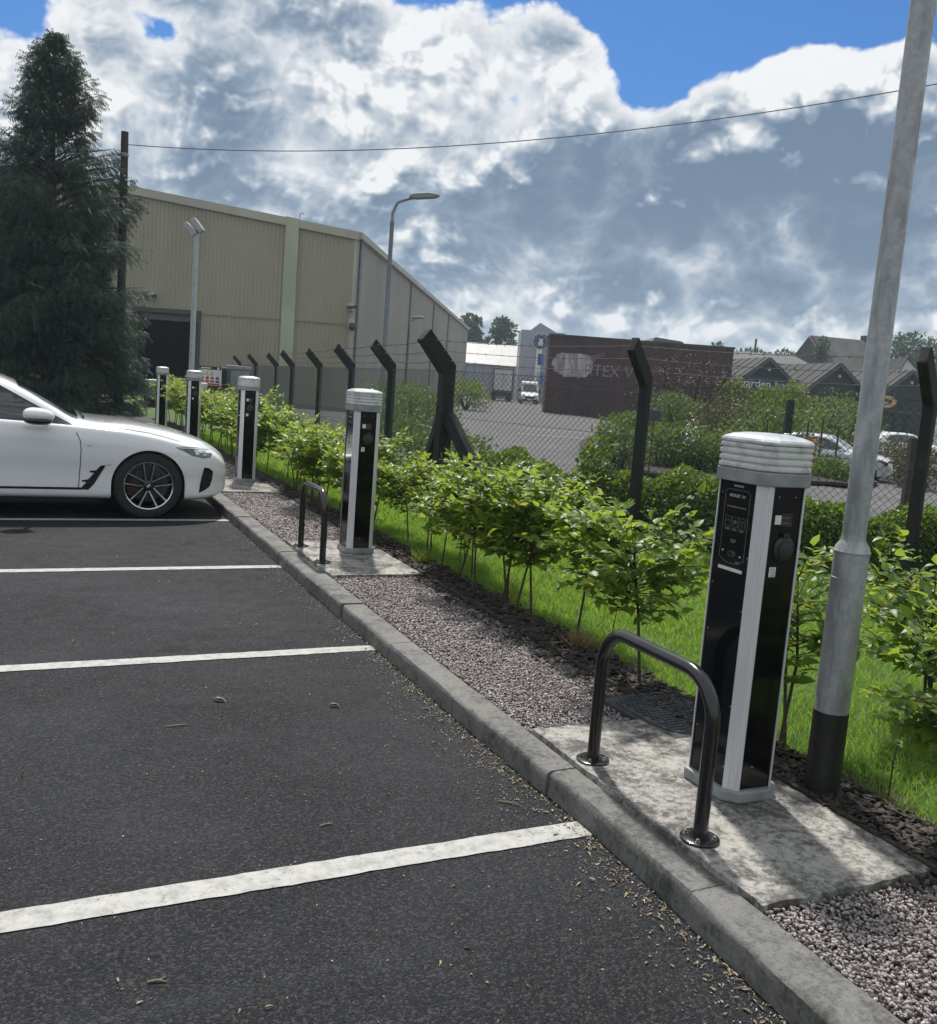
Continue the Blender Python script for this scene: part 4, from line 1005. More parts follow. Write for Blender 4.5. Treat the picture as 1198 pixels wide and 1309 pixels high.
# a simpler shell for the cars beyond the fence
SUV_PROF = dict(
 zt=[(-3.60,.80),(-3.58,1.12),(-3.45,1.36),(-3.2,1.56),(-2.6,1.64),(-1.9,1.645),(-1.5,1.61),(-1.15,1.46),(-.72,1.17),(-.55,1.09),(0,1.06),(.4,1.0),(.65,.93),(.78,.82),(.83,.66)],
 ze=[(-3.60,.76),(-3.58,1.06),(-3.45,1.29),(-3.2,1.49),(-2.6,1.575),(-1.9,1.58),(-1.5,1.545),(-1.15,1.39),(-.72,1.10),(-.55,1.04),(0,1.01),(.4,.95),(.65,.88),(.78,.77),(.83,.62)],
 wt=[(-3.60,.55),(-3.2,.60),(-2.6,.62),(-1.9,.63),(-1.4,.65),(-1.0,.72),(-.65,.80),(-.3,.82),(.3,.79),(.6,.70),(.75,.60),(.83,.45)],
 zs=[(-3.60,.72),(-3.55,.98),(-3.3,1.07),(-2.5,1.06),(-1.5,1.04),(-.6,1.01),(0,.98),(.4,.92),(.65,.85),(.78,.73),(.83,.58)],
 w=[(-3.60,.66),(-3.5,.80),(-3.3,.88),(-2.7,.925),(-1.8,.915),(-.8,.92),(0,.93),(.35,.91),(.6,.84),(.75,.74),(.83,.58)],
 zb=[(-3.60,.52),(-3.5,.40),(-3.2,.28),(-2,.24),(0,.24),(.5,.24),(.7,.28),(.83,.38)])
sh2 = Shell(SUV_PROF).prep(60)
GREYM = mat('silver_white_paint', (.62, .65, .68), .25, .1, coat=1.)
REDM = mat('red_car_paint', (.32, .02, .03), .25, coat=1.)
def small_car(label, loc, rz, paint, group=None):
    c = thing('parked_car', label, 'car', loc, rz, group)
    bake_body(sh2, (0, -2.68), .37, 'body', paint, c)
    for ax in (0, -2.68):
        for sy in (-1, 1): make_wheel(c, ax, sy, .345, .235, .22, .915, False)
    for sy in (-1, 1):
        mb = MB(); side_patch(sh2, mb, [(-.80,1.075),(-1.25,1.36),(-1.6,1.50),(-1.85,1.52),(-1.87,1.09)], sy, .004, .1); mb.build('front_side_window', GLASSD, c)
        mb = MB(); side_patch(sh2, mb, [(-1.93,1.09),(-1.92,1.525),(-2.6,1.52),(-3.05,1.44),(-3.3,1.2),(-2.8,1.12)], sy, .004, .1); mb.build('rear_side_window', GLASSD, c)
        mb = MB(); side_patch(sh2, mb, [(.30,.86),(.5,.86),(.68,.80),(.70,.70),(.62,.66),(.55,.74)], sy, .005, .06); mb.build('headlight', LENS, c)
        mb = MB(); side_strip(sh2, mb, [(.46,-.0+.74),(.60,.70),(.52,.62)], .035, sy, .009); mb.build('daylight_strip', DECALW, c)
        mb = MB(); side_strip(sh2, mb, [(-.42,.31),(-1.3,.30),(-2.25,.31)], .11, sy, .004); mb.build('sill_trim', CARBLK, c)
        mb = MB(); mb.obox((-.95, sy*1.03, 1.08), (1,0,0), (0,1,0), (0,0,1), .07, .10, .065); mb.build('door_mirror', paint, c, bevel=.03)
    mb = MB(); top_patch(sh2, mb, [(-.74,-.70),(-.70,0),(-.74,.70),(-1.12,.62),(-1.42,.56),(-1.44,0),(-1.42,-.56),(-1.12,-.62)], .005, .08); mb.build('windscreen', GLASSD, c)
    mb = MB(); nose_patch(sh2, mb, [(-.52,.70),(.52,.70),(.50,.56),(-.50,.56)], .006); mb.build('grille', CARBLK, c)
    mb = MB(); nose_patch(sh2, mb, [(-.50,.50),(.50,.50),(.46,.42),(-.46,.42)], .006); mb.build('bumper_grille', CARBLK, c)
    mb = MB(); nose_patch(sh2, mb, [(-.26,.49),(.26,.49),(.26,.58),(-.26,.58)], .016); mb.build('number_plate', PLATEW, c)
    return c
# ------------------------------------------------------------------ young hedge plants
def make_plant(label, seed, h, w, nbr, base=.30, stems=1, lean=0.):
    rng = np.random.default_rng(seed)
    pl_ = thing('hedge_plant', label, 'hedge plant', (0, 0, 0), 0, 'young hedge plants along the mulch bed')
    mb = MB(); tips = []; LP, LD, LS, LU = [], [], [], []
    axes_ = []
    for s_ in range(stems):
        a = rng.uniform(0, 6.28); o = np.array((rng.normal(0, .03)*(stems > 1), rng.normal(0, .03)*(stems > 1), -.02)); top = np.array((rng.normal(0, .05)+lean, rng.normal(0, .05), h*rng.uniform(.86, .96)))
        mid = (o+top)/2+np.array((rng.normal(0, .025), rng.normal(0, .025), 0)); ax = [o, o*.6+mid*.4, mid, mid*.45+top*.55, top]
        mb.tube(ax, [.0095, .008, .007, .005, .002], 7); axes_.append(ax)
    for k in range(nbr):
        ax = axes_[k % stems]; q = rng.random()**.8; zf = base+(h*.93-base)*q
        L = [p[2] for p in ax]; st = np.array([np.interp(zf, L, [p[i] for p in ax]) for i in range(3)])
        a = rng.uniform(0, 6.28); el_ = rng.uniform(-.05, .55)+.45*q; prof = math.sin(math.pi*min(1, .22+.78*(1-q)**.75*.92+.05))
        ln = w*.5*rng.uniform(.65, 1.15)*(.45+.65*prof)
        d = np.array((math.cos(a)*math.cos(el_), math.sin(a)*math.cos(el_), math.sin(el_))); side = np.cross(d, (0, 0, 1)); side /= np.linalg.norm(side)
        bend = np.array((0, 0, -.35*ln)); pts = [st, st+d*ln*.5+bend*.12, st+d*ln+bend*.4]
        mb.tube(pts, [.0034, .0026, .0012], 4)
        nl = max(5, int(ln/.034))
        for j in range(nl):
            f_ = .22+.78*(j+.5)/nl; p = pts[0]*(1-f_)**2+2*f_*(1-f_)*(pts[1])+f_*f_*pts[2]
            sgn = 1 if j % 2 else -1
            for rep in range(2 if rng.random() < .55 else 1):
                dd = d*rng.uniform(.25, .7)+side*sgn*rng.uniform(.5, 1.)+np.array((0, 0, rng.uniform(-.55, .25)))
                LP.append(p+rng.normal(0, .008, 3)); LD.append(dd); LS.append(rng.uniform(.036, .092)*(1.06-.22*q)); sgn = -sgn
        LP.append(pts[2]); LD.append(d+np.array((0, 0, .3))); LS.append(rng.uniform(.04, .07))
    mb.build('stem', TWIGM, pl_, smooth=60)
    V_, F_ = scatter(LEAF_V, LEAF_F, np.array(LP), np.array(LD), np.array(LS), rng, None, .38, 1.12)
    link('foliage', npmesh('foliage', V_, F_), BEECH, pl_, 80)
    return pl_
HL = ['leafy hedge plant on one bare stem right of the lamp post', 'hedge plant half hidden between the nearest charging post and lamp post', 'yellow tipped hedge plant directly behind the nearest hoop',
      'hedge plant on a thin bare stem just left of the yellow tipped one', 'leafy hedge plant farther back at the right frame edge behind the lamp post']
BZ = .11
p_a = make_plant(HL[0], 21, .64, .70, 62, .30); p_a.location = (2.88, 2.12, BZ)
p_b = make_plant(HL[1], 22, .82, .62, 50, .26, 2); p_b.location = (2.98, 3.02, BZ)
p_c = make_plant(HL[2], 23, .80, .86, 74, .35); p_c.location = (2.80, 3.87, BZ)
p_d = make_plant(HL[3], 24, .74, .66, 56, .34); p_d.location = (2.92, 4.72, BZ)
p_e = make_plant(HL[4], 25, .70, .95, 70, .15, 3); p_e.location = (3.75, 2.95, BZ-.02)
rp_ = random.Random(5)
kinds = [p_b, p_c, p_d]
p_f = make_plant('full leafy hedge plant two along to the left of the yellow tipped one', 26, .80, .80, 80, .34, 2); p_f.location = (2.86, 5.22, BZ)
p_g = make_plant('broad hedge plant over the dark mulch midway between the two hoops', 27, .78, .86, 82, .33, 3); p_g.location = (2.90, 5.62, BZ)
kinds += [p_f, p_g]
SEGL = [(8.2, 'leafy hedge plant in the thick row right behind the second charging post'), (12.6, 'leafy hedge plant in the row between the second and third charging posts'), (18.2, 'leafy hedge plant in the row between the third and fourth charging posts'), (99, 'leafy hedge plant at the far end of the row by the farthest charging posts')]
y = 5.95
while y < 25:
    lab = [l for e, l in SEGL if y < e][0]; k = kinds[rp_.randrange(len(kinds))] if y > 8 else rp_.choice((p_f, p_g, p_c))
    s_ = rp_.uniform(.82, 1.06)*(1.0 if y < 12 else 1.16)
    near_ = min(abs(y-c_) for c_ in CH_Y) < .55
    if near_: s_ *= .88
    dup(k, (2.88+rp_.gauss(0, .07)+(.20 if near_ else 0), y, BZ), rp_.uniform(0, 6.28), lab, scale=(s_*rp_.uniform(.9, 1.12), s_*rp_.uniform(.9, 1.1), s_))
    y += rp_.uniform(.31, .46) if y < 13 else rp_.uniform(.38, .6)
# a few leafless whips standing in the mulch
for i, (x, yy, lab) in enumerate(((2.98, 2.46, 'thin whip with a few leaves just right of the lamp post foot'), (2.92, 4.35, 'bare dead whip standing in the mulch behind the inspection cover'), (2.86, 6.35, 'thin bare whip in the mulch bed under the thick hedge'))):
    w_ = thing('bare_whip', lab, 'young plant', (x, yy, BZ)); mb = MB(); r = random.Random(i)
    mb.tube([(0, 0, -.02), (.01, .01, .14), (.03, .0, .33)], [.004, .003, .0015], 6)
    for k in range(4): mb.tube([(.006+.005*k, .004, .08+.06*k), (.03*r.choice((-1, 1))+.01, .03*r.choice((-1, 1)), .12+.06*k)], [.002, .001], 4)
    mb.build('stem', TWIGM, w_)
    nl = 5 if i == 0 else 2
    V_, F_ = scatter(LEAF_V, LEAF_F, np.array([(.03*r.uniform(-1, 1), .03*r.uniform(-1, 1), r.uniform(.22, .34)) for _ in range(nl)]), rdir(nl, rng)*np.array([1, 1, .3]), rng.uniform(.03, .055, nl), rng)
    link('foliage', npmesh('foliage', V_, F_), BEECH, w_)
# brown tuft in the mulch and low weeds
def tuft(name, label, cat, loc, n, h, m, seed):
    r = np.random.default_rng(seed); a = r.uniform(0, 6.28, n); el_ = r.uniform(.5, 1.4, n)
    d = np.column_stack([np.cos(a)*np.cos(el_), np.sin(a)*np.cos(el_), np.sin(el_)]); T = np.array([(0,.03,0),(0,-.03,0),(.6,-.025,.04),(.6,.025,.04),(1,0,-.08)]); Fq = np.array([(0,1,2),(0,2,3),(3,2,4)])
    v, f = scatter(T, Fq, r.normal(0, .03, (n, 3))*np.array([1, 1, 0]), d, r.uniform(h*.5, h, n), r, None, .8); o_ = link(name, npmesh(name, v, f), m); o_.location = loc; return tag(o_, label, cat)
DRYG = leafmat('dry_grass', (.20, .13, .06), (.32, .23, .12), (.3, .22, .1), rough=.7, tfac=.25)
tuft('dry_tuft', 'brown dried plant tuft in the mulch behind the timber edging', 'dry plant', (2.83, 4.52, .115), 90, .16, DRYG, 1)
tuft('dry_grass_clump', 'clump of dry straw coloured grass by the mulch at the right frame edge', 'dry grass', (2.98, 1.95, .115), 130, .12, DRYG, 2)
tuft('dry_weed', 'small yellowed weed beside the second concrete pad', 'weed', (2.80, 6.95, .115), 70, .17, SHRUBY, 3)

# ------------------------------------------------------------------ hedges, shrubs and trees
def hedge_mesh(path, wdt, h, n, size, rng, z0=0., ragged=.08, roundness=.7):
    P = np.array(path, float); seg = np.linalg.norm(np.diff(P, axis=0), axis=1); cum = np.r_[0, np.cumsum(seg)]
    s_ = rng.uniform(0, cum[-1], n); px = np.interp(s_, cum, P[:, 0]); py = np.interp(s_, cum, P[:, 1])
    i = np.clip(np.searchsorted(cum, s_)-1, 0, len(seg)-1); tdir = (P[1:]-P[:-1])[i]/seg[i][:, None]; nx = np.column_stack([tdir[:, 1], -tdir[:, 0]])
    a = rng.uniform(-.25, math.pi+.25, n); rr = 1-np.abs(rng.normal(0, .16, n)); rr = np.clip(rr, .25, 1.1)
    sq = lambda v: np.sign(v)*np.abs(v)**roundness
    bumpy = 1+ragged*np.sin(s_*2.1+1)+ragged*.8*np.sin(s_*5.3+a*2)+ragged*.6*np.sin(s_*11.+a*3.3)
    off = sq(np.cos(a))*wdt/2*rr*bumpy; z = z0+h*np.clip(sq(np.sin(a)), -.2, 1)*rr*bumpy; z = np.where(z < z0, z0+rng.random(n)*h*.6, z)
    C = np.column_stack([px+nx[:, 0]*off, py+nx[:, 1]*off, z])
    d = np.column_stack([nx*np.cos(a)[:, None], np.sin(a)])*.6+rdir(n, rng)
    return scatter(LITE_V, LITE_F, C, d, rng.uniform(size*.7, size*1.35, n), rng, None, .8, 1.1)
def blob_mesh(lobes, n, size, rng, tmpl=(LITE_V, LITE_F), shell=.22, updir=.5):
    """Leaf faces through a set of overlapping lumps (x, y, z, rx, ry, rz), denser towards the outside."""
    W_ = np.array([l[3]*l[4]+l[4]*l[5]+l[3]*l[5] for l in lobes]); W_ = W_/W_.sum(); C, D = [], []
    for l, k in zip(lobes, rng.multinomial(n, W_)):
        u = rdir(k, rng); r = 1-np.abs(rng.normal(0, shell, k)); r *= 1+.13*np.sin(u[:, 0]*9+l[0]*7)+.12*np.sin(u[:, 2]*11+l[1]*5)
        C.append(np.array(l[:3])+u*r[:, None]*np.array(l[3:])); D.append(u+np.array((0, 0, updir))*rng.random((k, 1)))
    C = np.concatenate(C); D = np.concatenate(D)+rdir(len(C), rng)*.7; keep = C[:, 2] > 0.02
    C, D = C[keep], D[keep]; return scatter(tmpl[0], tmpl[1], C, D, rng.uniform(size*.65, size*1.4, len(C)), rng, None, .7, 1.05)
def lobes_for(w, h, seed, n=9, low=.3):
    r = random.Random(seed); L = [(0, 0, h*.45, w*.36, w*.36, h*.45)]
    for k in range(n):
        a = 6.283*k/n+r.uniform(-.3, .3); q = r.uniform(low, .78); rad = w*.5*r.uniform(.38, .68)*(1.1-.6*abs(q-.42))
        s_ = r.uniform(.16, .28); L.append((rad*math.cos(a), rad*math.sin(a), h*q, w*s_, w*s_, h*s_*.85))
    L.append((r.uniform(-.1, .1)*w, r.uniform(-.1, .1)*w, h*.78, w*.22, w*.22, h*.2)); return L
def shrub(name, label, cat, loc, w, h, m, seed, n=2600, size=.07, group=None, dy=1., low=.15):
    r = np.random.default_rng(seed); t_ = thing(name, label, cat, loc, 0, group)
    v, f = blob_mesh(lobes_for(w, h, seed, 10, low), n, size, r); v[:, 1] *= dy
    link('foliage', npmesh('foliage', v, f), m, t_)
    mb = MB()
    for k in range(5):
        a = 1.256*k+seed; mb.tube([(0, 0, -.1), (.12*w*math.cos(a), .12*w*math.sin(a), h*.35), (.26*w*math.cos(a), .26*w*math.sin(a), h*.72)], [.03*h+.004, .02*h, .006*h], 5)
    mb.build('branches', BARK, t_); return t_
rngh = np.random.default_rng(31)
def fence_off(y0, y1, off):
    ys_ = np.linspace(y0, y1, 24); return [(np.interp(y, [p[1] for p in FENCE_P], [p[0] for p in FENCE_P])+off, y) for y in ys_]
def hedge_thing(label, path, w, h, n, size, m, z0, name='clipped_hedge', **kw):
    t_ = thing(name, label, 'hedge'); v, f = hedge_mesh(path, w, h, n, size, rngh, z0, **kw); link('foliage', npmesh('foliage', v, f), m, t_)
    return t_
hedge_thing('low dense green hedge just behind the chain link fence at the right', fence_off(-.5, 10.6, .55), .80, .80, 105000, .047, PRIVET, -.04)
hedge_thing('loose bright green scrub behind the far fence posts left of the braced corner post', fence_off(11.4, 15.5, .6), .8, .85, 9000, .055, SHRUB, -.04, 'scrubby_hedge', ragged=.16)
wp = thing('tall_weed', 'tall weedy sapling standing above the low hedge near the braced corner post', 'weed', (5.62, 9.0, 0))
v, f = blob_mesh([(0, 0, .6, .22, .22, .4), (.05, .05, 1.0, .13, .13, .22), (-.1, 0, .8, .14, .14, .2)], 420, .07, rngh); link('foliage', npmesh('foliage', v, f), PRIVET, wp)
mb = MB(); mb.tube([(0, 0, -.05), (.02, 0, .6), (.04, .04, 1.2)], [.012, .009, .003], 6); mb.build('stem', TWIGM, wp)

# the big conifer at the left: trunk, whorled limbs, drooping sprays
def make_conifer(label, loc, H, Rm, seed, nbr=430):
    r = np.random.default_rng(seed); t_ = thing('conifer_tree', label, 'conifer', loc)
    mb = MB(); mb.tube([(0, 0, -.2), (.05, 0, H*.3), (-.03, .05, H*.65), (.0, 0, H*.985)], [.26, .2, .11, .015], 10); LP, LD, LS = [], [], []
    prof = pchip([0, .12, .4, .55, .68, .80, .88, .95, 1.], [.90, 1., .97, .86, .66, .50, .43, .22, .05])
    for k in range(nbr):
        q = (k+r.random())/nbr; z = .25+(H-.35)*q
        lob = 1+.13*math.sin(z*2.3+.6)+.10*math.sin(z*5.7); a = k*2.39996+r.normal(0, .3)
        lob *= 1+.24*math.sin(3*a+z*1.1)+.15*math.sin(5*a-z*2.7)
        Rr = max(Rm*float(prof(q))*lob*r.uniform(.62, 1.18), .14); Rr = min(Rr, Rm*1.07); up = .10+.95*q*q; d = np.array((math.cos(a), math.sin(a), up)); d /= np.linalg.norm(d)
        p0 = np.array((0, 0, max(.1, z-.32*Rr*(.4+q)))); p1 = p0+d*Rr*.55; p2 = p0+d*Rr*np.array((1, 1, .78)); mb.tube([p0, p1, p2], [.022+.010*Rr, .013+.005*Rr, .004], 5, False)
        dens = 1. if q < .45 else (.72 if q < .62 else .5)
        ns = int(64*Rr**.9*dens+14); side = np.array((-math.sin(a), math.cos(a), 0))
        f_ = r.uniform(.18, 1.0, ns)[:, None]**.62; P_ = p0*(1-f_)**2+2*f_*(1-f_)*p1+f_*f_*p2
        sp_ = r.normal(0, 1, ns)[:, None]*.20*Rr*(1.15-f_*.75)
        LP.append(P_+side*sp_+np.column_stack([np.zeros(ns), np.zeros(ns), -np.abs(r.normal(0, .13, ns))*min(Rr, 1.6)]))
        LD.append(np.tile(d, (ns, 1))*np.array((.8, .8, .3))+side*np.sign(sp_)*r.uniform(.1, .9, (ns, 1))+np.column_stack([np.zeros(ns), np.zeros(ns), r.uniform(-1.1, .15, ns)])); LS.append(r.uniform(.17, .36, ns))
    mb.build('trunk', BARK, t_, smooth=60)
    T, Fq = [], []
    def tri(a, b, c): n = len(T); T.extend([a, b, c]); Fq.append((n, n+1, n+2))
    for k in range(5):
        x = .08+.17*k; l = .34-.045*k
        for sgn in (-1, 1): tri((x, 0, -.04*k*k*.2), (x+.075, .01*sgn, -.03*k), (x+.62*l, sgn*l*.75, -.16-.05*k))
    tri((0, .035, 0), (0, -.035, 0), (1.0, 0, -.24))
    v, f = scatter(np.array(T, float), np.array(Fq), np.concatenate(LP), np.concatenate(LD), np.concatenate(LS), r, None, .35)
    link('crown', npmesh('crown', v, f), CONIF, t_); return t_
q = at(63, 478, 25.5); make_conifer('tall dark evergreen conifer behind the white car, the tallest tree', (q[0], q[1], -.04), at(62, 36, 25.5)[2]+.05, 2.28, 3)
q = at(-70, 478, 27.); make_conifer('second dark conifer partly outside the left edge of the frame', (q[0], q[1], -.04), 7.4, 2.3, 9, 260)

def broadleaf(name, label, loc, H, w, m, seed, n=3200, size=.4, group=None, trunk=.35):
    r = np.random.default_rng(seed); rr = random.Random(seed); t_ = thing(name, label, 'tree', loc, 0, group); L = []
    for k in range(15):
        a = 2.4*k; q = (k+.5)/15; zc = H*(trunk+(.94-trunk)*q); rad = w*.5*math.sin(math.pi*min(.98, .16+.8*q))*rr.uniform(.35, .8); s_ = w*rr.uniform(.13, .22)
        L.append((rad*math.cos(a), rad*math.sin(a), zc, s_*1.1, s_*1.1, s_*rr.uniform(.75, 1.1)))
    v, f = blob_mesh(L, n, size, r, shell=.3); link('crown', npmesh('crown', v, f), m, t_)
    mb = MB(); mb.tube([(0, 0, -.5), (.1, 0, H*.3), (0, .1, H*.7)], [w*.04, w*.03, w*.01], 8)
    for l in L[::2]: mb.tube([(0, 0, H*trunk*.8), (l[0]*.5, l[1]*.5, (H*trunk+l[2])/2), l[:3]], [w*.018, w*.012, w*.004], 5, False)
    mb.build('trunk', BARK, t_); return t_

# ------------------------------------------------------------------ fence: cranked concrete posts, chain link, barbed wire
def unit(v): v = np.array(v, float); return v/np.linalg.norm(v)
FT, FK = 1.72, 1.78
def fence_run(label, idx, corner=None):
    pts = [np.array((*FENCE_P[i], -.05)) for i in idx]; fn = thing('chain_link_fence', label, 'fence')
    if True:
        for j, i in enumerate(idx):
            if i == 3 and corner is None: continue
            p = pts[j]; big = (i == 3)
            a = np.array(FENCE_P[max(i-1, 0)]); b = np.array(FENCE_P[min(i+1, len(FENCE_P)-1)]); tdir = unit(b-a); c = np.array((-abs(tdir[1]), tdir[0]*(-1 if tdir[1] < 0 else 1), 0)); c = np.array((-tdir[1], tdir[0], 0)) if -tdir[1] < 0 else np.array((tdir[1], -tdir[0], 0))
            T3 = np.array((*tdir, 0)); hw = (.072 if big else .046)*(1 if i < 4 else 1.18); hd = (.085 if big else .056); up = np.array((0, 0, 1.))
            # side outline of the post in (c, z), extruded along the fence line
            arm = .36 if big else .32; k_ = FK; o2 = [(-hd, -.05), (-hd, k_+.06), (arm-hd*.75, k_+arm+.10), (arm+hd*.62, k_+arm-.04), (hd, k_-.06), (hd, -.05)]
            mb = MB(); mb.extr([p+c*u+up*v-T3*hw for u, v in o2], T3*2*hw)
            po = mb.build('corner_post' if big else 'post', POSTM, fn, bevel=.014)
            if big:
                for dd in (unit(np.array(FENCE_P[2])-a*0-np.array(FENCE_P[3])), unit(np.array(FENCE_P[4])-np.array(FENCE_P[3]))):
                    d3 = np.array((*dd, 0)); mb = MB(); mb.bar(p+d3*.08+up*1.22, p+d3*1.15+up*-.08, .12, .15); mb.build('strut', POSTM, po, bevel=.01)
    mb = MB(); off = .085
    pitch = .072
    for j in range(len(idx)-1):
        a, b = pts[j], pts[j+1]; L = np.linalg.norm(b-a); d = (b-a)/L; nrm = np.array((-d[1], d[0], 0)); r = .0021 if j+idx[0] < 5 else .0027
        far = idx[j] > 4; pt = pitch if not far else pitch
        z0, z1 = .06, FT; Hh = z1-z0; s0 = -Hh+.01
        o0 = a-nrm*0+np.array((0, 0, .05))
        while s0 < L:
            for sg in (1, -1):
                # wire running up at +-45 degrees
                if sg > 0: sa, za, sb_, zb_ = s0, z0, s0+Hh, z1
                else: sa, za, sb_, zb_ = s0+Hh, z0, s0, z1
                t0, t1 = 0., 1.
                for lim, hi in ((0, False), (L, True)):
                    f0, f1 = (sa-lim, sb_-lim) if not hi else (lim-sa, lim-sb_)
                    if f0 < 0 and f1 < 0: t0, t1 = 1, 0; break
                    if f0 < 0: t0 = max(t0, f0/(f0-f1))
                    elif f1 < 0: t1 = min(t1, f0/(f0-f1))
                if t1-t0 < .01: continue
                A = o0+d*(sa+(sb_-sa)*t0)+np.array((0, 0, za+(zb_-za)*t0)); B = o0+d*(sa+(sb_-sa)*t1)+np.array((0, 0, za+(zb_-za)*t1)); ww = nrm*r*sg
                dirw = unit(B-A); pr = np.cross(dirw, nrm)*r
                mb.add([A+ww-pr*.6, A+ww+pr*1.2, A-ww*.2-pr*.6, B+ww-pr*.6, B+ww+pr*1.2, B-ww*.2-pr*.6], [(0,1,4,3),(1,2,5,4),(2,0,3,5)])
            s0 += pt
        if not far or True:
            s1 = 0.
            while s1 < L and idx[j] < 6:      # cut ends standing above the top wire
                A = o0+d*s1+np.array((0, 0, FT)); mb.add([A-d*r, A+d*r, A+d*(.018)+np.array((0, 0, .03)), A+d*(.018)+nrm*.004+np.array((0, 0, .03))], [(0,1,2),(0,1,3)]); s1 += pitch
        for zz in (.08, .62, 1.17, FT-.005): mb.bar(o0+np.array((0, 0, zz)), o0+d*L+np.array((0, 0, zz)), .0052)
    mb.build('chain_link_mesh', WIRE, fn)
    for st in range(3):
        mb = MB()
        for j in range(len(idx)-1):
            q = []
            for i in (idx[j], idx[j+1]):
                a = np.array(FENCE_P[max(i-1, 0)]); b = np.array(FENCE_P[min(i+1, len(FENCE_P)-1)]); td = unit(b-a); c = np.array((-td[1], td[0], 0)) if -td[1] < 0 else np.array((td[1], -td[0], 0))
                f_ = (.06, .17, .285)[st]; q.append(np.array((*FENCE_P[i], -.05))+c*(f_-.02)+np.array((0, 0, FK+f_+.05)))
            n = 8; path = [q[0]*(1-k/n)+q[1]*k/n+np.array((0, 0, -.035*4*(k/n)*(1-k/n))) for k in range(n+1)]
            mb.tube(path, .0032 if idx[j] < 4 else .0042, 5)
            L = np.linalg.norm(q[1]-q[0]); k = .1
            while k < L and idx[j] < 7:
                f_ = k/L; p = q[0]*(1-f_)+q[1]*f_+np.array((0, 0, -.035*4*f_*(1-f_)))
                for _ in range(2): dv = unit(rngh.normal(size=3))*.018; mb.bar(p-dv, p+dv, .003)
                k += .125 if idx[j] < 4 else .3
        mb.build('barbed_wire', BARB, fn)
    return fn
fence_run('chain link fence right of the braced corner post with cranked concrete posts and barbed wire', [0, 1, 2, 3], True)
fence_run('chain link fence receding left from the braced corner post towards the warehouse', [3, 4, 5, 6, 7, 8, 9, 10])
# ------------------------------------------------------------------ the warehouse at the left
CLAD = mat('beige_cladding', (.34, .32, .232), .55, c2=(.29, .272, .197), scale=.35, detail=8, stretch=(1, 1, .35))
CLAD2 = mat('grey_beige_cladding', (.33, .315, .27), .55, c2=(.28, .27, .235), scale=.3, detail=8, stretch=(1, 1, .35))
TRIMG = mat('pale_green_trim', (.40, .43, .30), .5, c2=(.34, .37, .26), scale=.6)
FASC = mat('fascia_beige', (.42, .41, .32), .5, c2=(.36, .35, .28), scale=.5)
ROOFM = mat('grey_roof_sheet', (.30, .30, .28), .6, c2=(.24, .24, .23), scale=.4)
PIPEM = mat('grey_downpipe', (.22, .24, .27), .45)
INSIDE = mat('dark_interior', (.035, .035, .038), .9)
SLATE = mat('dark_window', (.02, .024, .03), .15)
p0 = at(457, 298, 48.); hor = lambda x: 447.5+.0753*x
sv = ray(691, hor(691)); sv[2] = 0; sv /= np.linalg.norm(sv)          # along the side wall, away from us
fv = np.array((-sv[1], sv[0], 0.));                                   # along the front, to the left
if fv@np.array((math.cos(YAW), -math.sin(YAW), 0)) > 0: fv = -fv
nf_ = np.array((sv[0], sv[1], 0))*-1                                  # front's outward normal
C0 = np.array((p0[0], p0[1], 0.)); EAVE = p0[2]
pl = hit(160, 238, C0, nf_); SLOPE = (pl[2]-EAVE)/((pl-C0)@fv)
def fu(px, py): q = hit(px, py, C0, nf_); return float((q-C0)@fv), float(q[2])
LW, LS_ = 34., 0.
ns_ = np.array((-fv[0], -fv[1], 0)); q = hit(598, 420, C0, ns_); LSIDE = float((q-C0)@sv)
wh = thing('warehouse', 'large beige ribbed metal warehouse with a dark open doorway, behind the fence at the left', 'warehouse')
def top_z(u): return EAVE+SLOPE*(u if u < LW/2 else LW-u)
ua, zd = fu(253, 403); ub = fu(176, 403)[0]
def clad_strip(o, d, n, L, ztop, pitch, dep, hole=None):
    """Trapezoidal ribs as real geometry along direction d, outward normal n."""
    mb = MB(); us, of = [], []; u = 0.
    while u < L:
        for f_, k in ((0, 0), (.42, 0), (.55, 1), (.87, 1)): us.append(u+f_*pitch); of.append(dep*k)
        u += pitch
    us.append(L); of.append(0)
    if hole:
        for e in hole[:2]:
            i = int(np.argmin([abs(x-e) for x in us])); us[i] = e
    for i in range(len(us)-1):
        a, b = us[i], us[i+1]; mid = (a+b)/2; zb_ = hole[2] if hole and hole[0] < mid < hole[1] else -.1
        A, B = o+d*a+n*of[i], o+d*b+n*of[i+1]
        mb.add([(A[0], A[1], zb_), (B[0], B[1], zb_), (B[0], B[1], ztop(b)), (A[0], A[1], ztop(a))], [(0,1,2,3)])
    return mb
clad_strip(C0, fv, nf_, LW, lambda u: top_z(u)-.25, .21, .035, (ua, ub, zd)).build('front_wall', CLAD, wh)
clad_strip(C0, sv, ns_, LSIDE, lambda u: EAVE-.2, .30, .03).build('side_wall', CLAD2, wh)
bl = C0+fv*LW
mb = MB(); mb.add([(*(bl)[:2], -.1), (*(bl+sv*LSIDE)[:2], -.1), (*(bl+sv*LSIDE)[:2], EAVE), (*bl[:2], EAVE)], [(0,1,2,3)]); mb.add([(*(C0+sv*LSIDE)[:2], -.1), (*(bl+sv*LSIDE)[:2], -.1), (*(bl+sv*LSIDE)[:2], EAVE), (*(C0+fv*LW/2+sv*LSIDE)[:2], top_z(LW/2)-.1), (*(C0+sv*LSIDE)[:2], EAVE)], [(0,1,2,3,4)]); mb.build('rear_walls', CLAD2, wh)
def P3(u, v, z, out=0.): p = C0+fv*u+sv*v+nf_*out; return np.array((p[0], p[1], z))
mb = MB()
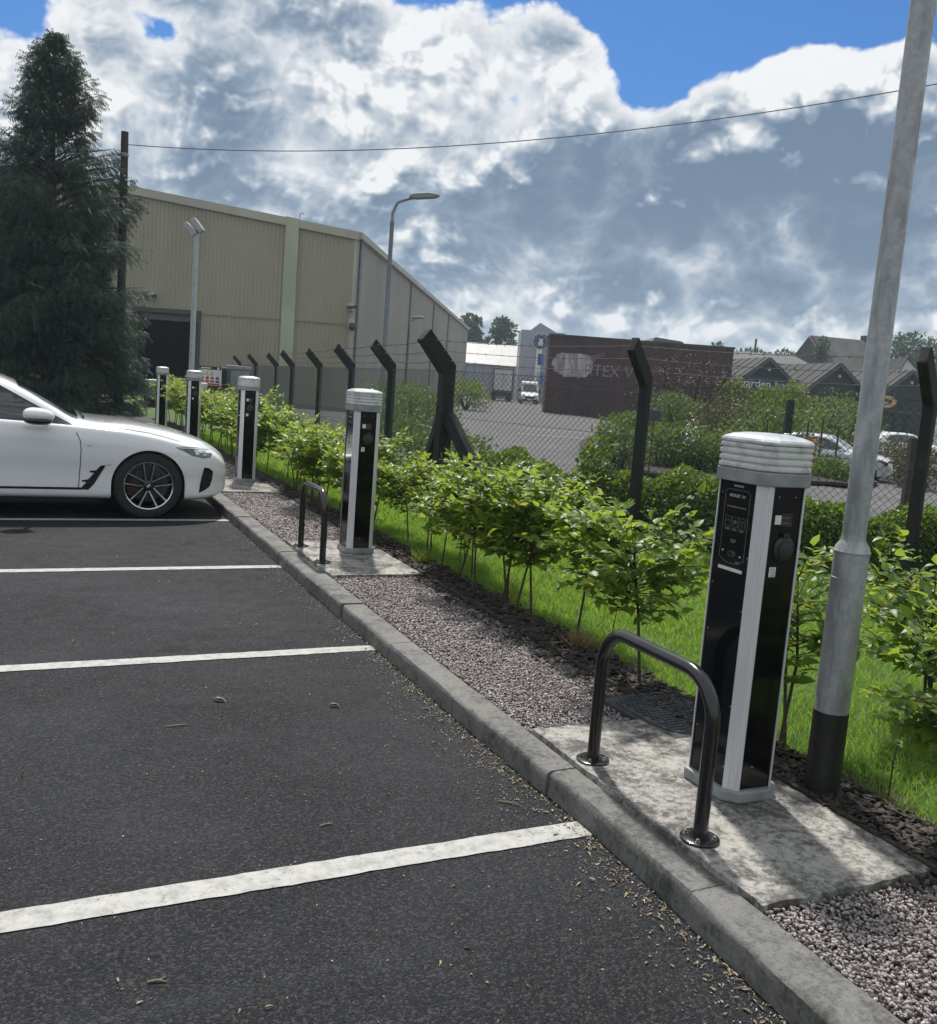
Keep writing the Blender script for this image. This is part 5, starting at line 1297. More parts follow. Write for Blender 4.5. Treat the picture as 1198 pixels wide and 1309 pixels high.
for a, b in ((0, LW/2), (LW/2, LW)):
    mb.add([P3(a, -.12, top_z(a)+.02), P3(b, -.12, top_z(b)+.02), P3(b, LSIDE+.1, top_z(b)+.02), P3(a, LSIDE+.1, top_z(a)+.02)], [(0,1,2,3)])
mb.build('roof', ROOFM, wh)
mb = MB(); mb.extr([P3(-.12, 0, EAVE-.34, .06), P3(LW/2, 0, top_z(LW/2)-.34, .06), P3(LW/2, 0, top_z(LW/2)+.06, .06), P3(-.12, 0, EAVE+.05, .06)], nf_*.12); mb.build('front_fascia', FASC, wh)
mb = MB(); mb.extr([P3(LW/2, 0, top_z(LW/2)-.34, .06), P3(LW, 0, EAVE-.34, .06), P3(LW, 0, EAVE+.05, .06), P3(LW/2, 0, top_z(LW/2)+.06, .06)], nf_*.12); mb.build('front_fascia', FASC, wh)
mb = MB(); a_ = C0+ns_*.05; mb.extr([(*a_[:2], EAVE-.28), (*(a_+ns_*.2)[:2], EAVE-.24), (*(a_+ns_*.2)[:2], EAVE+.06), (*a_[:2], EAVE+.06)], sv*LSIDE); mb.build('gutter', FASC, wh)
u0, u1 = fu(383, 300)[0], fu(366, 300)[0]
mb = MB(); mb.extr([P3(u0, 0, -.1, .045), P3(u1, 0, -.1, .045), P3(u1, 0, top_z(u1)+.12, .045), P3(u0, 0, top_z(u0)+.12, .045)], nf_*.16); mb.build('green_pilaster', TRIMG, wh, bevel=.02)
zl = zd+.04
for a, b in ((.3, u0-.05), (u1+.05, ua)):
    mb = MB(); mb.extr([P3(a, 0, zl, .037), P3(b, 0, zl, .037), P3(b, 0, zl+.05, .037), P3(a, 0, zl+.05, .037)], nf_*.03); mb.build('flashing', mat('flashing_dark_beige', (.24, .22, .16), .6), wh)  # horizontal flashing at lintel height, plain darker beige of its own
    if a < 1: pass
# doorway: frame, rolled shutter and the dark hall behind
dw = MB(); 
for a, b, z0_, z1_ in ((ua-.18, ua, -.1, zd+.22), (ub, ub+.18, -.1, zd+.22), (ua, ub, zd, zd+.22)):
    dw.extr([P3(a, 0, z0_, .04), P3(b, 0, z0_, .04), P3(b, 0, z1_, .04), P3(a, 0, z1_, .04)], nf_*.06)
df = dw.build('door_frame', mat('dark_frame', (.06, .06, .062), .6), wh)
mb = MB(); z_ = zd
V8 = [P3(ua-1, .25, -.1), P3(ub+3, .25, -.1), P3(ub+3, 14, -.1), P3(ua-1, 14, -.1), P3(ua-1, .25, zd+1), P3(ub+3, .25, zd+1), P3(ub+3, 14, zd+1), P3(ua-1, 14, zd+1)]
mb.add(V8, [(1,2,6,5), (2,3,7,6), (3,0,4,7), (4,5,6,7), (0,1,2,3)]); mb.build('hall_interior', INSIDE, wh)
mb = MB(); mb.extr([P3(ua, .2, zd-.35), P3(ub, .2, zd-.35), P3(ub, .2, zd+.1), P3(ua, .2, zd+.1)], sv*.1); mb.build('roller_shutter', mat('shutter_grey', (.10, .105, .11), .5), wh)
for px in (459, 527, 558, 578):
    qd = hit(px, 330, C0, ns_); v_ = max(.25, float((qd-C0)@sv)); p = C0+sv*v_+ns_*.10
    mb = MB(); mb.tube([(*p[:2], -.1), (*p[:2], EAVE-.28)], .075, 10); mb.build('downpipe', PIPEM, wh, smooth=50)
mb = MB(); mb.extr([P3(-.04, 0, -.1, .05), P3(.10, 0, -.1, .05), P3(.10, 0, EAVE-.2, .05), P3(-.04, 0, EAVE-.2, .05)], nf_*.03); mb.build('corner_trim', FASC, wh)
mb = MB(); pp = P3(u0, 0, top_z(u0)+.12, .1); mb.tube([pp, pp+(0,0,.22), pp-fv*.12+np.array((0,0,.30)), pp-fv*.22+np.array((0,0,.2))], .02, 6); mb.build('lifting_eye', PIPEM, wh)
# cameras and alarm box on the walls
GREYBOX = mat('pale_box', (.45, .46, .46), .5); DKBOX = mat('dark_box', (.04, .04, .045), .4)
def wall_cam(px, py, label, kind):
    u, z = fu(px, py); c = P3(u, 0, z, .05); t_ = thing('security_camera', label, 'camera', tuple(c))
    mb = MB(); mb.obox(nf_*.12, fv, nf_, (0,0,1), .13, .12, .17); mb.build('wall_box', GREYBOX, t_, bevel=.02)
    mb = MB()
    if kind == 0: mb.bar(nf_*.2, nf_*.45-fv*.15, .05); mb.build('bracket', PIPEM, t_); mb = MB(); mb.bar(nf_*.32-fv*.34+np.array((0,0,.02)), nf_*.55+fv*.05+np.array((0,0,-.06)), .15, .15); mb.build('camera_body', DKBOX, t_, bevel=.02)
    else: mb.lathe([(.10, .0), (.17, -.10), (.18, -.22), (.14, -.34), (.05, -.40)], 16, 'z', tuple(nf_*.35-fv*.1)); mb.build('dome', DKBOX, t_, smooth=50)
wall_cam(449, 393, 'upper camera box near the warehouse corner', 0); wall_cam(450, 413, 'lower dome camera near the warehouse corner', 1); wall_cam(196, 379, 'small camera with a box above the warehouse doorway', 0)

# ------------------------------------------------------------------ poles and lamps behind the fence
def z_at(px, py, D): return at(px, py, D)[2]
b = at(245, 470, 34.); fl = thing('floodlight_mast', 'slim pale mast carrying twin floodlights in front of the warehouse', 'floodlight', (b[0], b[1], -.1)); H_ = z_at(249, 298, 34.)+.1
mb = MB(); mb.tube([(0,0,0), (0,0,H_*.5), (0,0,H_)], [.11, .095, .08], 12); mb.build('mast', mat('pale_mast', (.42, .44, .46), .45, .2), fl, smooth=60)
rv = np.array((math.cos(YAW), -math.sin(YAW), 0))
mb = MB(); mb.bar((-.0,0,H_), np.array((0,0,H_))+rv*.2+(0,0,.10), .06); mb.bar((0,0,H_-.1), (0,0,H_+.3), .07); mb.build('crossbar', PIPEM, fl)
for k, (o, tl) in enumerate(((-.28, .35), (.05, .55))):
    c = np.array((0,0,H_+.12+.14*k))+rv*o*.75; ax = unit(rv*.75+np.array((0,0,-.35-tl))); mb = MB(); mb.obox(c, ax, unit(np.cross((0,0,1), ax)), unit(np.cross(ax, np.cross((0,0,1), ax))), .27, .15, .10); f_ = mb.build('floodlight', mat('grey_lamp_housing', (.38, .39, .40), .45), fl, bevel=.03)
def street_lamp(label, pb, D, ptop, phead, ro, group=None):
    b = at(pb, hor(pb), D); t_ = thing('street_lamp', label, 'street lamp', (b[0], b[1], -.1), 0, group); H_ = at(*ptop, D)[2]+.1; hd = at(*phead, D); d = np.array((hd[0]-b[0], hd[1]-b[1], 0)); L = np.linalg.norm(d); d /= L; hz_ = hd[2]+.1
    mb = MB(); mb.tube([(0,0,0), (0,0,H_*.28), (0,0,H_*.285), (0,0,H_)], [ro*1.35, ro*1.35, ro, ro*.85], 12); mb.build('column', mat('lamp_column_grey', (.16, .18, .20), .5, .3), t_, smooth=40)
    mb = MB(); mb.tube([(0,0,H_-.02), (0,0,H_+.25), d*.12+np.array((0,0,hz_-.22)), d*.35+np.array((0,0,hz_-.12)), d*(L-.75)+np.array((0,0,hz_-.05))], ro*.62, 8); mb.build('bracket_arm', PIPEM, t_, smooth=60)
    mb = MB(); c = d*(L-.42)+np.array((0,0,hz_)); ax = unit(d+np.array((0,0,.10))); nrm = unit(np.cross((0,0,1), ax)); up = np.cross(ax, nrm); prof = [(-.45, .05), (-.3, .10), (.1, .115), (.4, .06), (.46, .01), (.3, -.045), (-.2, -.06), (-.45, -.03)]
    mb.extr([c+ax*u+up*v-nrm*.12 for u, v in prof], nrm*.24); mb.build('lantern', PIPEM, t_, bevel=.03); return t_
street_lamp('tall grey street lamp with a curved arm in front of the warehouse corner', 489, 29., (497, 283), (561, 253), .075)
street_lamp('small distant street lamp beside the warehouse side wall', 519, 62., (522, 415), (543, 407), .07)
D_ = 26.5; b = at(152, 470, D_); tp = thing('telegraph_pole', 'dark wooden pole standing against the conifer', 'utility pole', (b[0], b[1], -.1)); zt_ = at(154, 168, D_)[2]
mb = MB(); mb.tube([(0,0,0), (.01,0,zt_*.5), (0,0,zt_+.1)], [.13, .11, .095], 12); mb.build('pole', mat('creosoted_wood', (.045, .04, .035), .85, c2=(.025, .022, .02), scale=6, stretch=(6,6,.5)), tp, smooth=50)
mb = MB(); mb.lathe([(.10, zt_-.55), (.115, zt_-.53), (.115, zt_-.47), (.10, zt_-.45)], 12, caps=False); mb.build('band', PIPEM, tp)
A = at(154, 184, D_); B = at(1500, 47, 17.); mb = MB(); n = 40
pth = [A+(B-A)*k/n+np.array((0,0,-.80*4*(k/n)*(1-k/n))) for k in range(n+1)]; mb.tube(pth, .011, 5); tag(mb.build('overhead_cable', mat('cable_black', (.03,.03,.032), .6)), 'thin overhead cable sagging across the sky from the wooden pole', 'cable')

# ------------------------------------------------------------------ between the conifer and the fence
b = at(268, 520, 33.); sg = thing('site_safety_board', 'white site safety board with yellow, red and blue symbols under a dark header', 'sign', (0, 0, 0))
SG = at(269, 480.5, 33.); W_, H_ = 28/1213*33/2, 24/1213*33/2; nn = np.cross(rv, (0,0,1)); up = np.array((0,0,1.))
mb = MB(); mb.obox(SG, rv, nn, up, W_, .02, H_); bd = mb.build('board', mat('board_white', (.72, .72, .74), .4), sg)
NAVY = mat('navy_print', (.02, .025, .06), .5); YEL = mat('yellow_print', (.6, .5, .06), .5); REDP = mat('red_sign_print', (.55, .06, .06), .5); BLUP = mat('blue_sign_print', (.03, .10, .42), .5)
fr = SG+nn*.022
def pt(u, v, o=.003): return fr+rv*u*W_+up*v*H_+nn*o
def signrect(u0, u1, v0, v1, m, nm, o=.003): mb = MB(); mb.extr([pt(u0,v0,0), pt(u1,v0,0), pt(u1,v1,0), pt(u0,v1,0)], nn*o); return mb.build(nm, m, bd)
signrect(-1, 1, .66, 1, NAVY, 'header'); signrect(-.85, .05, .76, .88, DECALW, 'header_text', .006); signrect(.62, .82, .72, .93, DECALW, 'header_symbol', .006); signrect(-.88, .88, -.95, -.78, REDP, 'red_band')
for k in range(3):
    u = -.7+.42*k; mb = MB(); mb.extr([pt(u-.15,.16,0), pt(u+.15,.16,0), pt(u,.56,0)], nn*.003); mb.build('warning_triangle', YEL, bd)
    signrect(u-.14, u+.14, .04, .12, mat('grey_sign_print', (.35,.35,.36), .5), 'caption')
for k in range(4):
    u = -.72+.46*k; m_ = REDP if k < 3 else BLUP; mb = MB(); mb.extr([pt(u+.15*math.cos(a), -.22+.17*math.sin(a), 0) for a in np.linspace(0, 6.283, 17)[:-1]], nn*.003); mb.build('prohibition_disc' if k < 3 else 'mandatory_disc', m_, bd); signrect(u-.17, u+.17, -.68, -.46, m_, 'caption')
for s_ in (-1, 1):
    c = SG+rv*s_*W_*.85; mb = MB(); mb.bar((c[0]+nn[0]*-.06, c[1]-nn[1]*.06, -.1), (c[0]-nn[0]*.06, c[1]-nn[1]*.06, SG[2]+H_), .06); mb.build('post', DKBOX, sg)
BRICK = None
def brick_mat():
    mt, t, b_ = newmat('red_brick'); v = coords(t); bt = t.node('ShaderNodeTexBrick'); t.l.new(t.vscale(v, (1, 1, 1)), bt.inputs[0]); bt.inputs['Scale'].default_value = 4.4; bt.inputs['Mortar Size'].default_value = .012
    t.put(bt.inputs['Color1'], (.16, .075, .06)); t.put(bt.inputs['Color2'], (.11, .055, .045)); t.put(bt.inputs['Mortar'], (.2, .18, .16)); t.put(b_.inputs['Base Color'], bt.outputs[0]); b_.inputs['Roughness'].default_value = .85; return mt
def vbox(name, m, parent, px0, px1, py0, py1, D, depth, bevel=.02, zb=None):
    """A box whose near face spans those picture edges at distance D, standing square to the view."""
    pm = py0 if zb is not None and zb < 0 else (py0+py1)/2; a, c = at(px0, pm, D), at(px1, pm, D); L = (c-a)@rv; xm = (px0+px1)/2; z1 = at(xm, py0, D)[2]; z0_ = at(xm, py1, D)[2] if zb is None or zb == 0 else zb
    mb = MB(); fw = np.array((rv[1]*-1, rv[0], 0)); mid = a+rv*L/2+fw*depth/2; mb.obox((mid[0], mid[1], (z0_+z1)/2), rv, fw, (0,0,1), L/2, depth/2, (z1-z0_)/2)
    return mb.build(name, m, parent, bevel=bevel)
bw = thing('brick_wall', 'low dark red brick wall below the safety board', 'wall'); vbox('wall', brick_mat(), bw, 246, 292, 494, 540, 34., .25, .01, -.1); vbox('coping', POSTM, bw, 245, 293, 490, 494, 33.95, .35)
dkc = thing('dark_cabinet', 'tall dark cabinet standing right of the safety board', 'cabinet'); vbox('cabinet_body', DKBOX, dkc, 281, 290, 470, 540, 34.5, .6, .02, -.1); vbox('door', SEAM, dkc, 282, 289, 474, 520, 34.46, .03)
gc = thing('grey_kiosk', 'light grey metal kiosk between the dark cabinet and the fence end', 'kiosk'); GK = mat('kiosk_grey', (.28, .30, .30), .5, c2=(.22, .24, .24), scale=2)
vbox('kiosk_body', GK, gc, 290, 306, 472, 540, 36., 1.6, .02, -.1); vbox('lid', GK, gc, 288, 308, 467, 472, 35.95, 1.7); vbox('door', mat('kiosk_door', (.24, .26, .26), .5), gc, 292, 304, 478, 530, 35.97, .02)

# boxy parked vans and lorries
VANW = mat('white_van_paint', (.72, .73, .74), .3, coat=.6)
def van(label, cat, loc, rz, L=5.4, Wd=1.95, H=2.5, hi=True, name='parked_van', paint=None):
    """Nose towards local +x."""
    paint = paint or VANW; t_ = thing(name, label, cat, loc, rz); prof = [(-L+1., .42), (-L+.9, .6), (-L+.9, H-.12), (-L+1.02, H), (-.95, H), (-.62, H-.10), (.02, 1.32), (.62, 1.08), (.86, .92), (.92, .62), (.90, .42)]
    N = [(.0, 1.), (.06, .97)]; mb = MB(); vs = []
    ys = [(-Wd/2+.10, 0), (-Wd/2, .0), (Wd/2, 0), (Wd/2-.10, 0)]
    inner = [(x*.99-.012, z if z < .7 else z-.0) for x, z in prof]
    # tumblehome: the upper part leans in
    def ring(y): return [(x, math.copysign(abs(y)-.11*max(0, (z-1.1)/(H-1.1)), y), z) for x, z in prof]
    a, b_ = ring(-Wd/2), ring(Wd/2); n = len(prof); mb.add(a+b_, [tuple(range(n)), tuple(range(2*n-1, n-1, -1))]+[(i, n+i, n+(i+1) % n, (i+1) % n) for i in range(n)])
    mb.build('body', paint, t_, bevel=.07, seg=3)
    for s_ in (-1, 1):
        for x in (0., -L+2.0):
            w2 = MB(); w2.lathe([(.2, 0), (.33, -s_*.01), (.345, -s_*.05), (.345, -s_*.2), (.2, -s_*.22)], 24, 'y', (0, 0, 0)); w_ = w2.build('wheel', TYRE, t_); w_.location = (x, s_*(Wd/2+.01), .345); r2 = MB(); r2.lathe([(.21, s_*.004), (.05, s_*.012)], 16, 'y'); r2.build('rim', SILV, w_)
        mb = MB(); yy = lambda z: s_*(Wd/2-.11*max(0, (z-1.1)/(H-1.1))+.004); q = [(-.05, 1.36), (-.66, H-.42), (-1.35, H-.42), (-1.35, 1.36)]; mb.add([(x, yy(z), z) for x, z in q], [(0,1,2,3)]); mb.build('side_window', GLASSD, t_)
        mb = MB(); mb.obox((-.1, s_*(Wd/2+.16), 1.5), (1,0,0), (0,1,0), (0,0,1), .06, .12, .17); mb.build('mirror', CARBLK, t_, bevel=.02)
        mb = MB(); mb.obox((.80, s_*(Wd/2-.22), .93), unit((1, s_*.3, .5)), unit((-s_*.3, 1, 0)), unit(np.cross(unit((1, s_*.3, .5)), unit((-s_*.3, 1, 0)))), .03, .18, .13); mb.build('headlight', LENS, t_, bevel=.02)
    def slope(f_, y, o): x = .02+(-.64)*f_; z = 1.32+(H-.10-1.32)*f_; d = unit((H-1.42, 0, .64)); return np.array((x, y, z))+d*o
    w1, w2_ = Wd/2-.14, Wd/2-.26; mb = MB(); mb.add([slope(.06, -w1, .012), slope(.06, w1, .012), slope(.80, w2_, .012), slope(.80, -w2_, .012)], [(0,1,2,3)]); mb.build('windscreen', GLASSD, t_)
    mb = MB(); mb.box(.90, .935, -.55, .55, .62, .86); mb.build('grille', CARBLK, t_, bevel=.02); mb = MB(); mb.box(.80, .965, -Wd/2+.1, Wd/2-.1, .36, .56); mb.build('bumper', CARBLK, t_, bevel=.05)
    mb = MB(); mb.box(.966, .975, -.26, .26, .44, .55); mb.build('number_plate', PLATEW, t_); return t_
vh = math.atan2(HD[1], HD[0])
b = at(676, 516, 108.); van('white panel van facing us at the end of the yard beside the maroon wall', 'van', (b[0], b[1], -.02), vh+math.pi+.02, H=2.55)
sk = thing('storage_bin', 'low blue grey bin with a white lid between the two farthest charging posts', 'storage bin'); vbox('bin_body', mat('bin_blue_grey', (.16, .20, .25), .5, c2=(.12, .15, .19), scale=2), sk, 184, 248, 493, 530, 31., 1.3, .03, -.04); vbox('lid', mat('bin_lid', (.55, .57, .58), .5), sk, 182, 250, 487, 493, 30.95, 1.4, .03); vbox('dark_base', SEAM, sk, 184, 248, 509, 520, 30.97, .02, 0)
# lorry seen from behind
lr = at(641, 514, 116.); ly = thing('box_lorry', 'box lorry seen from behind with pale rear doors in a dark frame', 'lorry', (lr[0], lr[1], -.02), vh); LG = mat('lorry_doors', (.55, .55, .56), .5, c2=(.45, .45, .46), scale=.9); LF = mat('lorry_frame', (.12, .07, .07), .5)
mb = MB(); mb.box(.1, 7.5, -1.27, 1.27, 1.05, 3.95); mb.build('load_box', LF, ly, bevel=.03)
for s_ in (-1, 1): mb = MB(); mb.box(.04, .1, min(s_*.02, s_*1.08), max(s_*.02, s_*1.08), 1.3, 3.75); mb.build('rear_door', LG, ly, bevel=.02); mb = MB(); mb.box(.0, .05, s_*.7-.16, s_*.7+.16, .82, .98); mb.build('tail_light', TAIL, ly)
mb = MB(); mb.box(.2, 9.6, -.5, .5, .6, 1.05); mb.box(.05, .25, -1.2, 1.2, .55, .8); mb.build('chassis', CARBLK, ly)
for x in (1.6, 2.8, 8.6):
    for s_ in (-1, 1): mb = MB(); mb.lathe([(.25, 0), (.48, s_*.01), (.5, s_*.06), (.5, s_*.5), (.25, s_*.5)], 20, 'y'); w_ = mb.build('wheel', TYRE, ly); w_.location = (x, s_*.72, .5)
mb = MB(); mb.box(7.7, 9.6, -1.2, 1.2, .8, 3.1); mb.build('cab', LF, ly, bevel=.1)

# ------------------------------------------------------------------ far buildings in the middle
GREYC = mat('light_grey_cladding', (.30, .315, .35), .55, c2=(.265, .28, .31), scale=.2); WROOF = mat('white_roof_sheet', (.19, .20, .21), .5, c2=(.14, .15, .16), scale=.6)
fw3 = np.array((HD[0], HD[1], 0))
def vP(px, py, D): return at(px, py, D)
shd = thing('grey_shed', 'long low grey shed with a pale sheet roof behind the lorry', 'shed')
a, c = vP(590, 465, 140.), vP(668, 470, 140.); ze_ = a[2]; L = float((c-a)@rv); mid = (a+c)/2
mb = MB(); cc = mid+fw3*9; mb.obox((cc[0], cc[1], (ze_-2)/2), rv, fw3, up, L/2, 9, (ze_+2)/2); mb.build('wall', GREYC, shd)
zr = vP(630, 441, 149.)[2]; mb = MB(); A = [np.array((*(mid+rv*s_*(L/2+.3)+fw3*o)[:2], z)) for s_, o, z in ((-1, -.3, ze_), (1, -.3, ze_), (1, 9, zr), (-1, 9, zr))]; mb.extr(A, (0, 0, .15)); A = [np.array((*(mid+rv*s_*(L/2+.3)+fw3*o)[:2], z)) for s_, o, z in ((-1, 18.3, ze_), (1, 18.3, ze_), (1, 9, zr), (-1, 9, zr))]; mb.extr(A, (0, 0, .15)); mb.build('roof', WROOF, shd)
for k in range(7): p = mid+rv*(-L/2+L*(k+.5)/7)-fw3*.05; mb = MB(); mb.bar((p[0], p[1], -.1), (p[0], p[1], ze_-.1), .12); mb.build('cladding_joint', PIPEM, shd)
tw = thing('grey_tower_block', 'grey gabled tower block carrying a round blue emblem above the white van', 'building'); D_ = 128.
a, c, ap = vP(667, 421, D_), vP(723, 426, D_), vP(691, 412.5, D_); L = float((c-a)@rv); u_ap = float((ap-a)@rv)
ol = [(0, -.5), (L, -.5), (L, c[2]), (L-1.2, c[2]), (u_ap, ap[2]), (1.2, a[2]), (0, a[2])]; mb = MB(); mb.extr([np.array((*(a+rv*u)[:2], z)) for u, z in ol], fw3*9); mb.build('wall', GREYC, tw)
em = vP(691.5, 436, D_-.1); R2 = 10.2/1213*D_
def disc(r0, r1, m, nm, par, o): mb = MB(); K = 40; P1 = [em+rv*r1*math.cos(a_)+up*r1*math.sin(a_)-fw3*o for a_ in np.linspace(0, 2*math.pi, K+1)[:-1]]; mb.extr(P1, fw3*.08); return mb.build(nm, m, par)
EMB = mat('emblem_blue', (.025, .04, .12), .5)
e1 = disc(0, R2*1.04, DECALW, 'emblem', tw, .06); disc(0, R2*.97, EMB, 'emblem_ring', e1, .08); disc(0, R2*.72, mat('emblem_pale_ring', (.3, .33, .42), .5), 'emblem_inner_ring', e1, .10); disc(0, R2*.68, EMB, 'emblem_field', e1, .12)
def blobpoly(pts, m, nm, par, o): mb = MB(); mb.extr([em+rv*x*R2+up*y*R2-fw3*o for x, y in pts], fw3*.02); return mb.build(nm, m, par)
blobpoly([(-.26,-.55),(.24,-.55),(.34,-.25),(.18,-.02),(.28,.16),(.10,.30),(-.04,.24),(-.18,.34),(-.30,.20),(-.14,.02),(-.34,-.22)], mat('emblem_white', (.6,.62,.68), .5), 'emblem_figure', e1, .15)
for a_ in np.linspace(.35, 2.8, 6): x, y = .85*math.cos(a_), .85*math.sin(a_); blobpoly([(x-.05,y-.06),(x+.05,y-.06),(x+.05,y+.06),(x-.05,y+.06)], mat('emblem_white_b', (.6,.62,.68), .5) if a_ < .4 else bpy.data.materials['emblem_white'], 'emblem_mark', e1, .14)
blobpoly([(-.12,.74),(.12,.74),(.10,.92),(-.10,.92)], bpy.data.materials['emblem_white'], 'emblem_crest', e1, .15)
def tw_rect(px0, px1, py0, py1, m, nm, o=.1): A, B = vP(px0, py0, D_-o), vP(px1, py1, D_-o); mb = MB(); w_ = float((B-A)@rv); mb.obox(A+rv*w_/2+np.array((0,0,(B[2]-A[2])/2)), rv, fw3, up, w_/2, .04, abs(B[2]-A[2])/2); return mb.build(nm, m, tw)
tw_rect(688.0, 694.5, 452, 467, mat('banner_blue', (.03, .13, .42), .5), 'window_panel'); tw_rect(687, 693.5, 475, 492, bpy.data.materials['banner_blue'], 'window_panel'); tw_rect(686, 687.5, 446, 515, DECALW, 'white_strip')
# maroon rendered wall building with flaking paint and faded lettering
def maroon():
    mt, t, b_ = newmat('flaking_maroon_paint'); v = coords(t); n = t.noise(v, .9, 8., .7); s2 = t.noise(t.vscale(v, (1, 1, .25)), 1.6, 6., .65)
    c = t.mix(t.ss(n, .4, .65), (.070, .025, .028), (.034, .017, .021)); c = t.mix(t.ss(s2, .58, .72), c, (.03, .024, .028)); t.put(b_.inputs['Base Color'], c); b_.inputs['Roughness'].default_value = .8; return mt
mw = thing('maroon_building', 'flat topped maroon painted building with a flaked white patch and faded lettering', 'building'); D_ = 72.
a, c = vP(703.5, 428.5, D_), vP(939, 443, D_); L = float((c-a)@rv); zt_ = a[2]; MAR = maroon()
cc = a+rv*L/2+fw3*1.2; mb = MB(); mb.obox((cc[0], cc[1], (zt_-1.)/2), rv, fw3, up, L/2, 1.2, (zt_+1.)/2); mb.build('wall', MAR, mw)
mb = MB(); mb.obox((cc[0], cc[1], zt_+.06), rv, fw3, up, L/2+.06, 1.26, .07); mb.build('coping', mat('mossy_coping', (.06, .065, .045), .9, c2=(.04, .045, .03), scale=.8), mw)
r = random.Random(4); pc = vP(733, 466, D_-.03); pts = []
for k in range(46):
    an = 2*math.pi*k/46; ex = 26*math.copysign(abs(math.cos(an))**.75, math.cos(an)); ey = 15.5*math.copysign(abs(math.sin(an))**.8, math.sin(an))*(1 if math.sin(an) < 0 else .95); k_ = 1+r.uniform(-.09, .07); pts.append(pc+rv*ex*k_*D_/1213+up*ey*k_*D_/1213)
mb = MB(); mb.extr(pts, -fw3*.02); FL = mat('bare_render', (.46, .44, .43), .9, c2=(.22, .20, .205), scale=1.3, detail=9, stretch=(2.5, 2.5, .6)); mb.build('flaked_patch', FL, mw)
pts = [vP(757+x, 459+y, D_-.03) for x, y in ((-6,8),(-2,-4),(8,-7),(16,-9),(15,-3),(6,-1),(2,7),(-2,12))]; mb = MB(); mb.extr(pts, -fw3*.012); mb.build('flaked_patch', mat('grey_flake', (.14, .10, .11), .9, c2=(.09, .06, .07), scale=2.5), mw)
mb = MB(); o = vP(778, 475.5, D_-.06); add_text(mb, 'RTEX V', 1.22, o, rv*.997+up*-.0, up, .015, .92); mb.build('faded_lettering', mat('faded_cream_paint', (.27, .23, .215), .9, c2=(.11, .075, .078), scale=3, lo=.4, hi=.7), mw)
mb = MB(); q = vP(700, 493, D_-.05); mb.obox(q+rv*L/2, rv, fw3, up, L/2, .06, .04); mb.build('string_course', mat('pale_line', (.085, .06, .065), .8), mw)
gb = thing('distant_grey_roof', 'low grey roof peeping above the maroon building', 'building'); a = vP(828, 444, 96.); c = vP(880, 444, 96.); ap = vP(838, 431, 96.); ap2 = vP(872, 436.5, 96.)
mb = MB(); mb.extr([(a[0], a[1], 0), (c[0], c[1], 0), c, ap2, ap, a], fw3*8); mb.build('roof', mat('moss_grey_roof', (.12, .13, .11), .85), gb)

# ------------------------------------------------------------------ dark gabled shops at the right
SHOP = mat('dark_green_boards', (.020, .028, .028), .7, c2=(.014, .02, .02), scale=3); SROOF = mat('weathered_brown_roof', (.040, .037, .036), .85, c2=(.024, .023, .023), scale=.5, stretch=(3, .3, 1)); BARGE = mat('pale_bargeboard', (.085, .082, .078), .7, c2=(.06, .058, .056), scale=2)
shp = thing('gabled_shop_row', 'row of dark timber shops with three pointed gable fronts behind the shrubs', 'shop')
YS = None
def shop(px_ap, py_ap, px_l, py_l, D, last=False):
    ap = vP(px_ap, py_ap, D); el_ = vP(px_l, py_l, D); W2 = float((ap-el_)@rv)*1.0; W2 = abs(W2); f = np.array((.32, .947, 0)); f = unit(f); g = np.array((f[1], -f[0], 0)); W2g = W2/abs(g@rv)*1.0
    ze = el_[2]; Lr = 16.; z0_ = terr(ap[0], ap[1])-.3
    o = np.array((ap[0], ap[1], 0)); mb = MB(); mb.extr([o-g*W2g+up*z0_, o+g*W2g+up*z0_, o+g*W2g+up*ze, o+up*(ap[2]-.15), o-g*W2g+up*ze], f*Lr); wl = mb.build('gable_wall', SHOP, shp)
    for s_ in (-1, 1):
        sl = unit(np.array((0,0,ze-ap[2]))+g*s_*W2g); e = o+g*s_*W2g*1.10+up*(ap[2]+(ze-ap[2])*1.10); t0 = o+up*ap[2]; nrm = unit(np.cross(sl, f)); nrm = nrm if nrm[2] > 0 else -nrm
        mb = MB(); mb.extr([t0-f*.35, e-f*.35, e+f*Lr, t0+f*Lr], nrm*.12); rf = mb.build('roof_slope', SROOF, shp)
        mb = MB()
        for k in range(9): p_ = (t0-f*.35)*(1)+f*(k+.5)*Lr/9; mb.bar(p_+nrm*.16, p_+(e-t0)+nrm*.16, .10, .06)
        mb.build('roof_battens', BARGE, rf)
        mb = MB(); mb.extr([t0-f*.42+up*.05, e-f*.42+up*.05, e-f*.42-up*.22, t0-f*.42-up*.26], f*.06); mb.build('bargeboard', BARGE, shp)
    mb = MB(); c_ = o+up*(ap[2]-(ap[2]-ze)*.42)-f*.12; mb.lathe([(.05, 0), (.13, -.1), (.13, -.2)], 10, 'y', tuple(c_)); mb.build('gable_lamp', GREYBOX, shp)
    return o, g, f, ap, ze, wl
s1 = shop(983, 458, 938, 489, 84.); s2 = shop(1073, 465, 1025, 500, 82.); s3 = shop(1165, 474, 1118, 507, 80.)
o, g, f, ap, ze, wl = s1; SGN = mat('sign_panel_blue', (.01, .028, .05), .5)
mb = MB(); sc_ = vP(983, 492, 83.5); mb.obox(sc_-f*.1, g, f, up, 2.7, .04, .62); bdp = mb.build('sign_panel', SGN, shp)
mb = MB(); add_text(mb, 'garden', 1.0, sc_-f*.17-g*2.55+up*.02, g, up, .02, .98, 'LEFT'); mb.build('sign_word', DECALW, bdp)
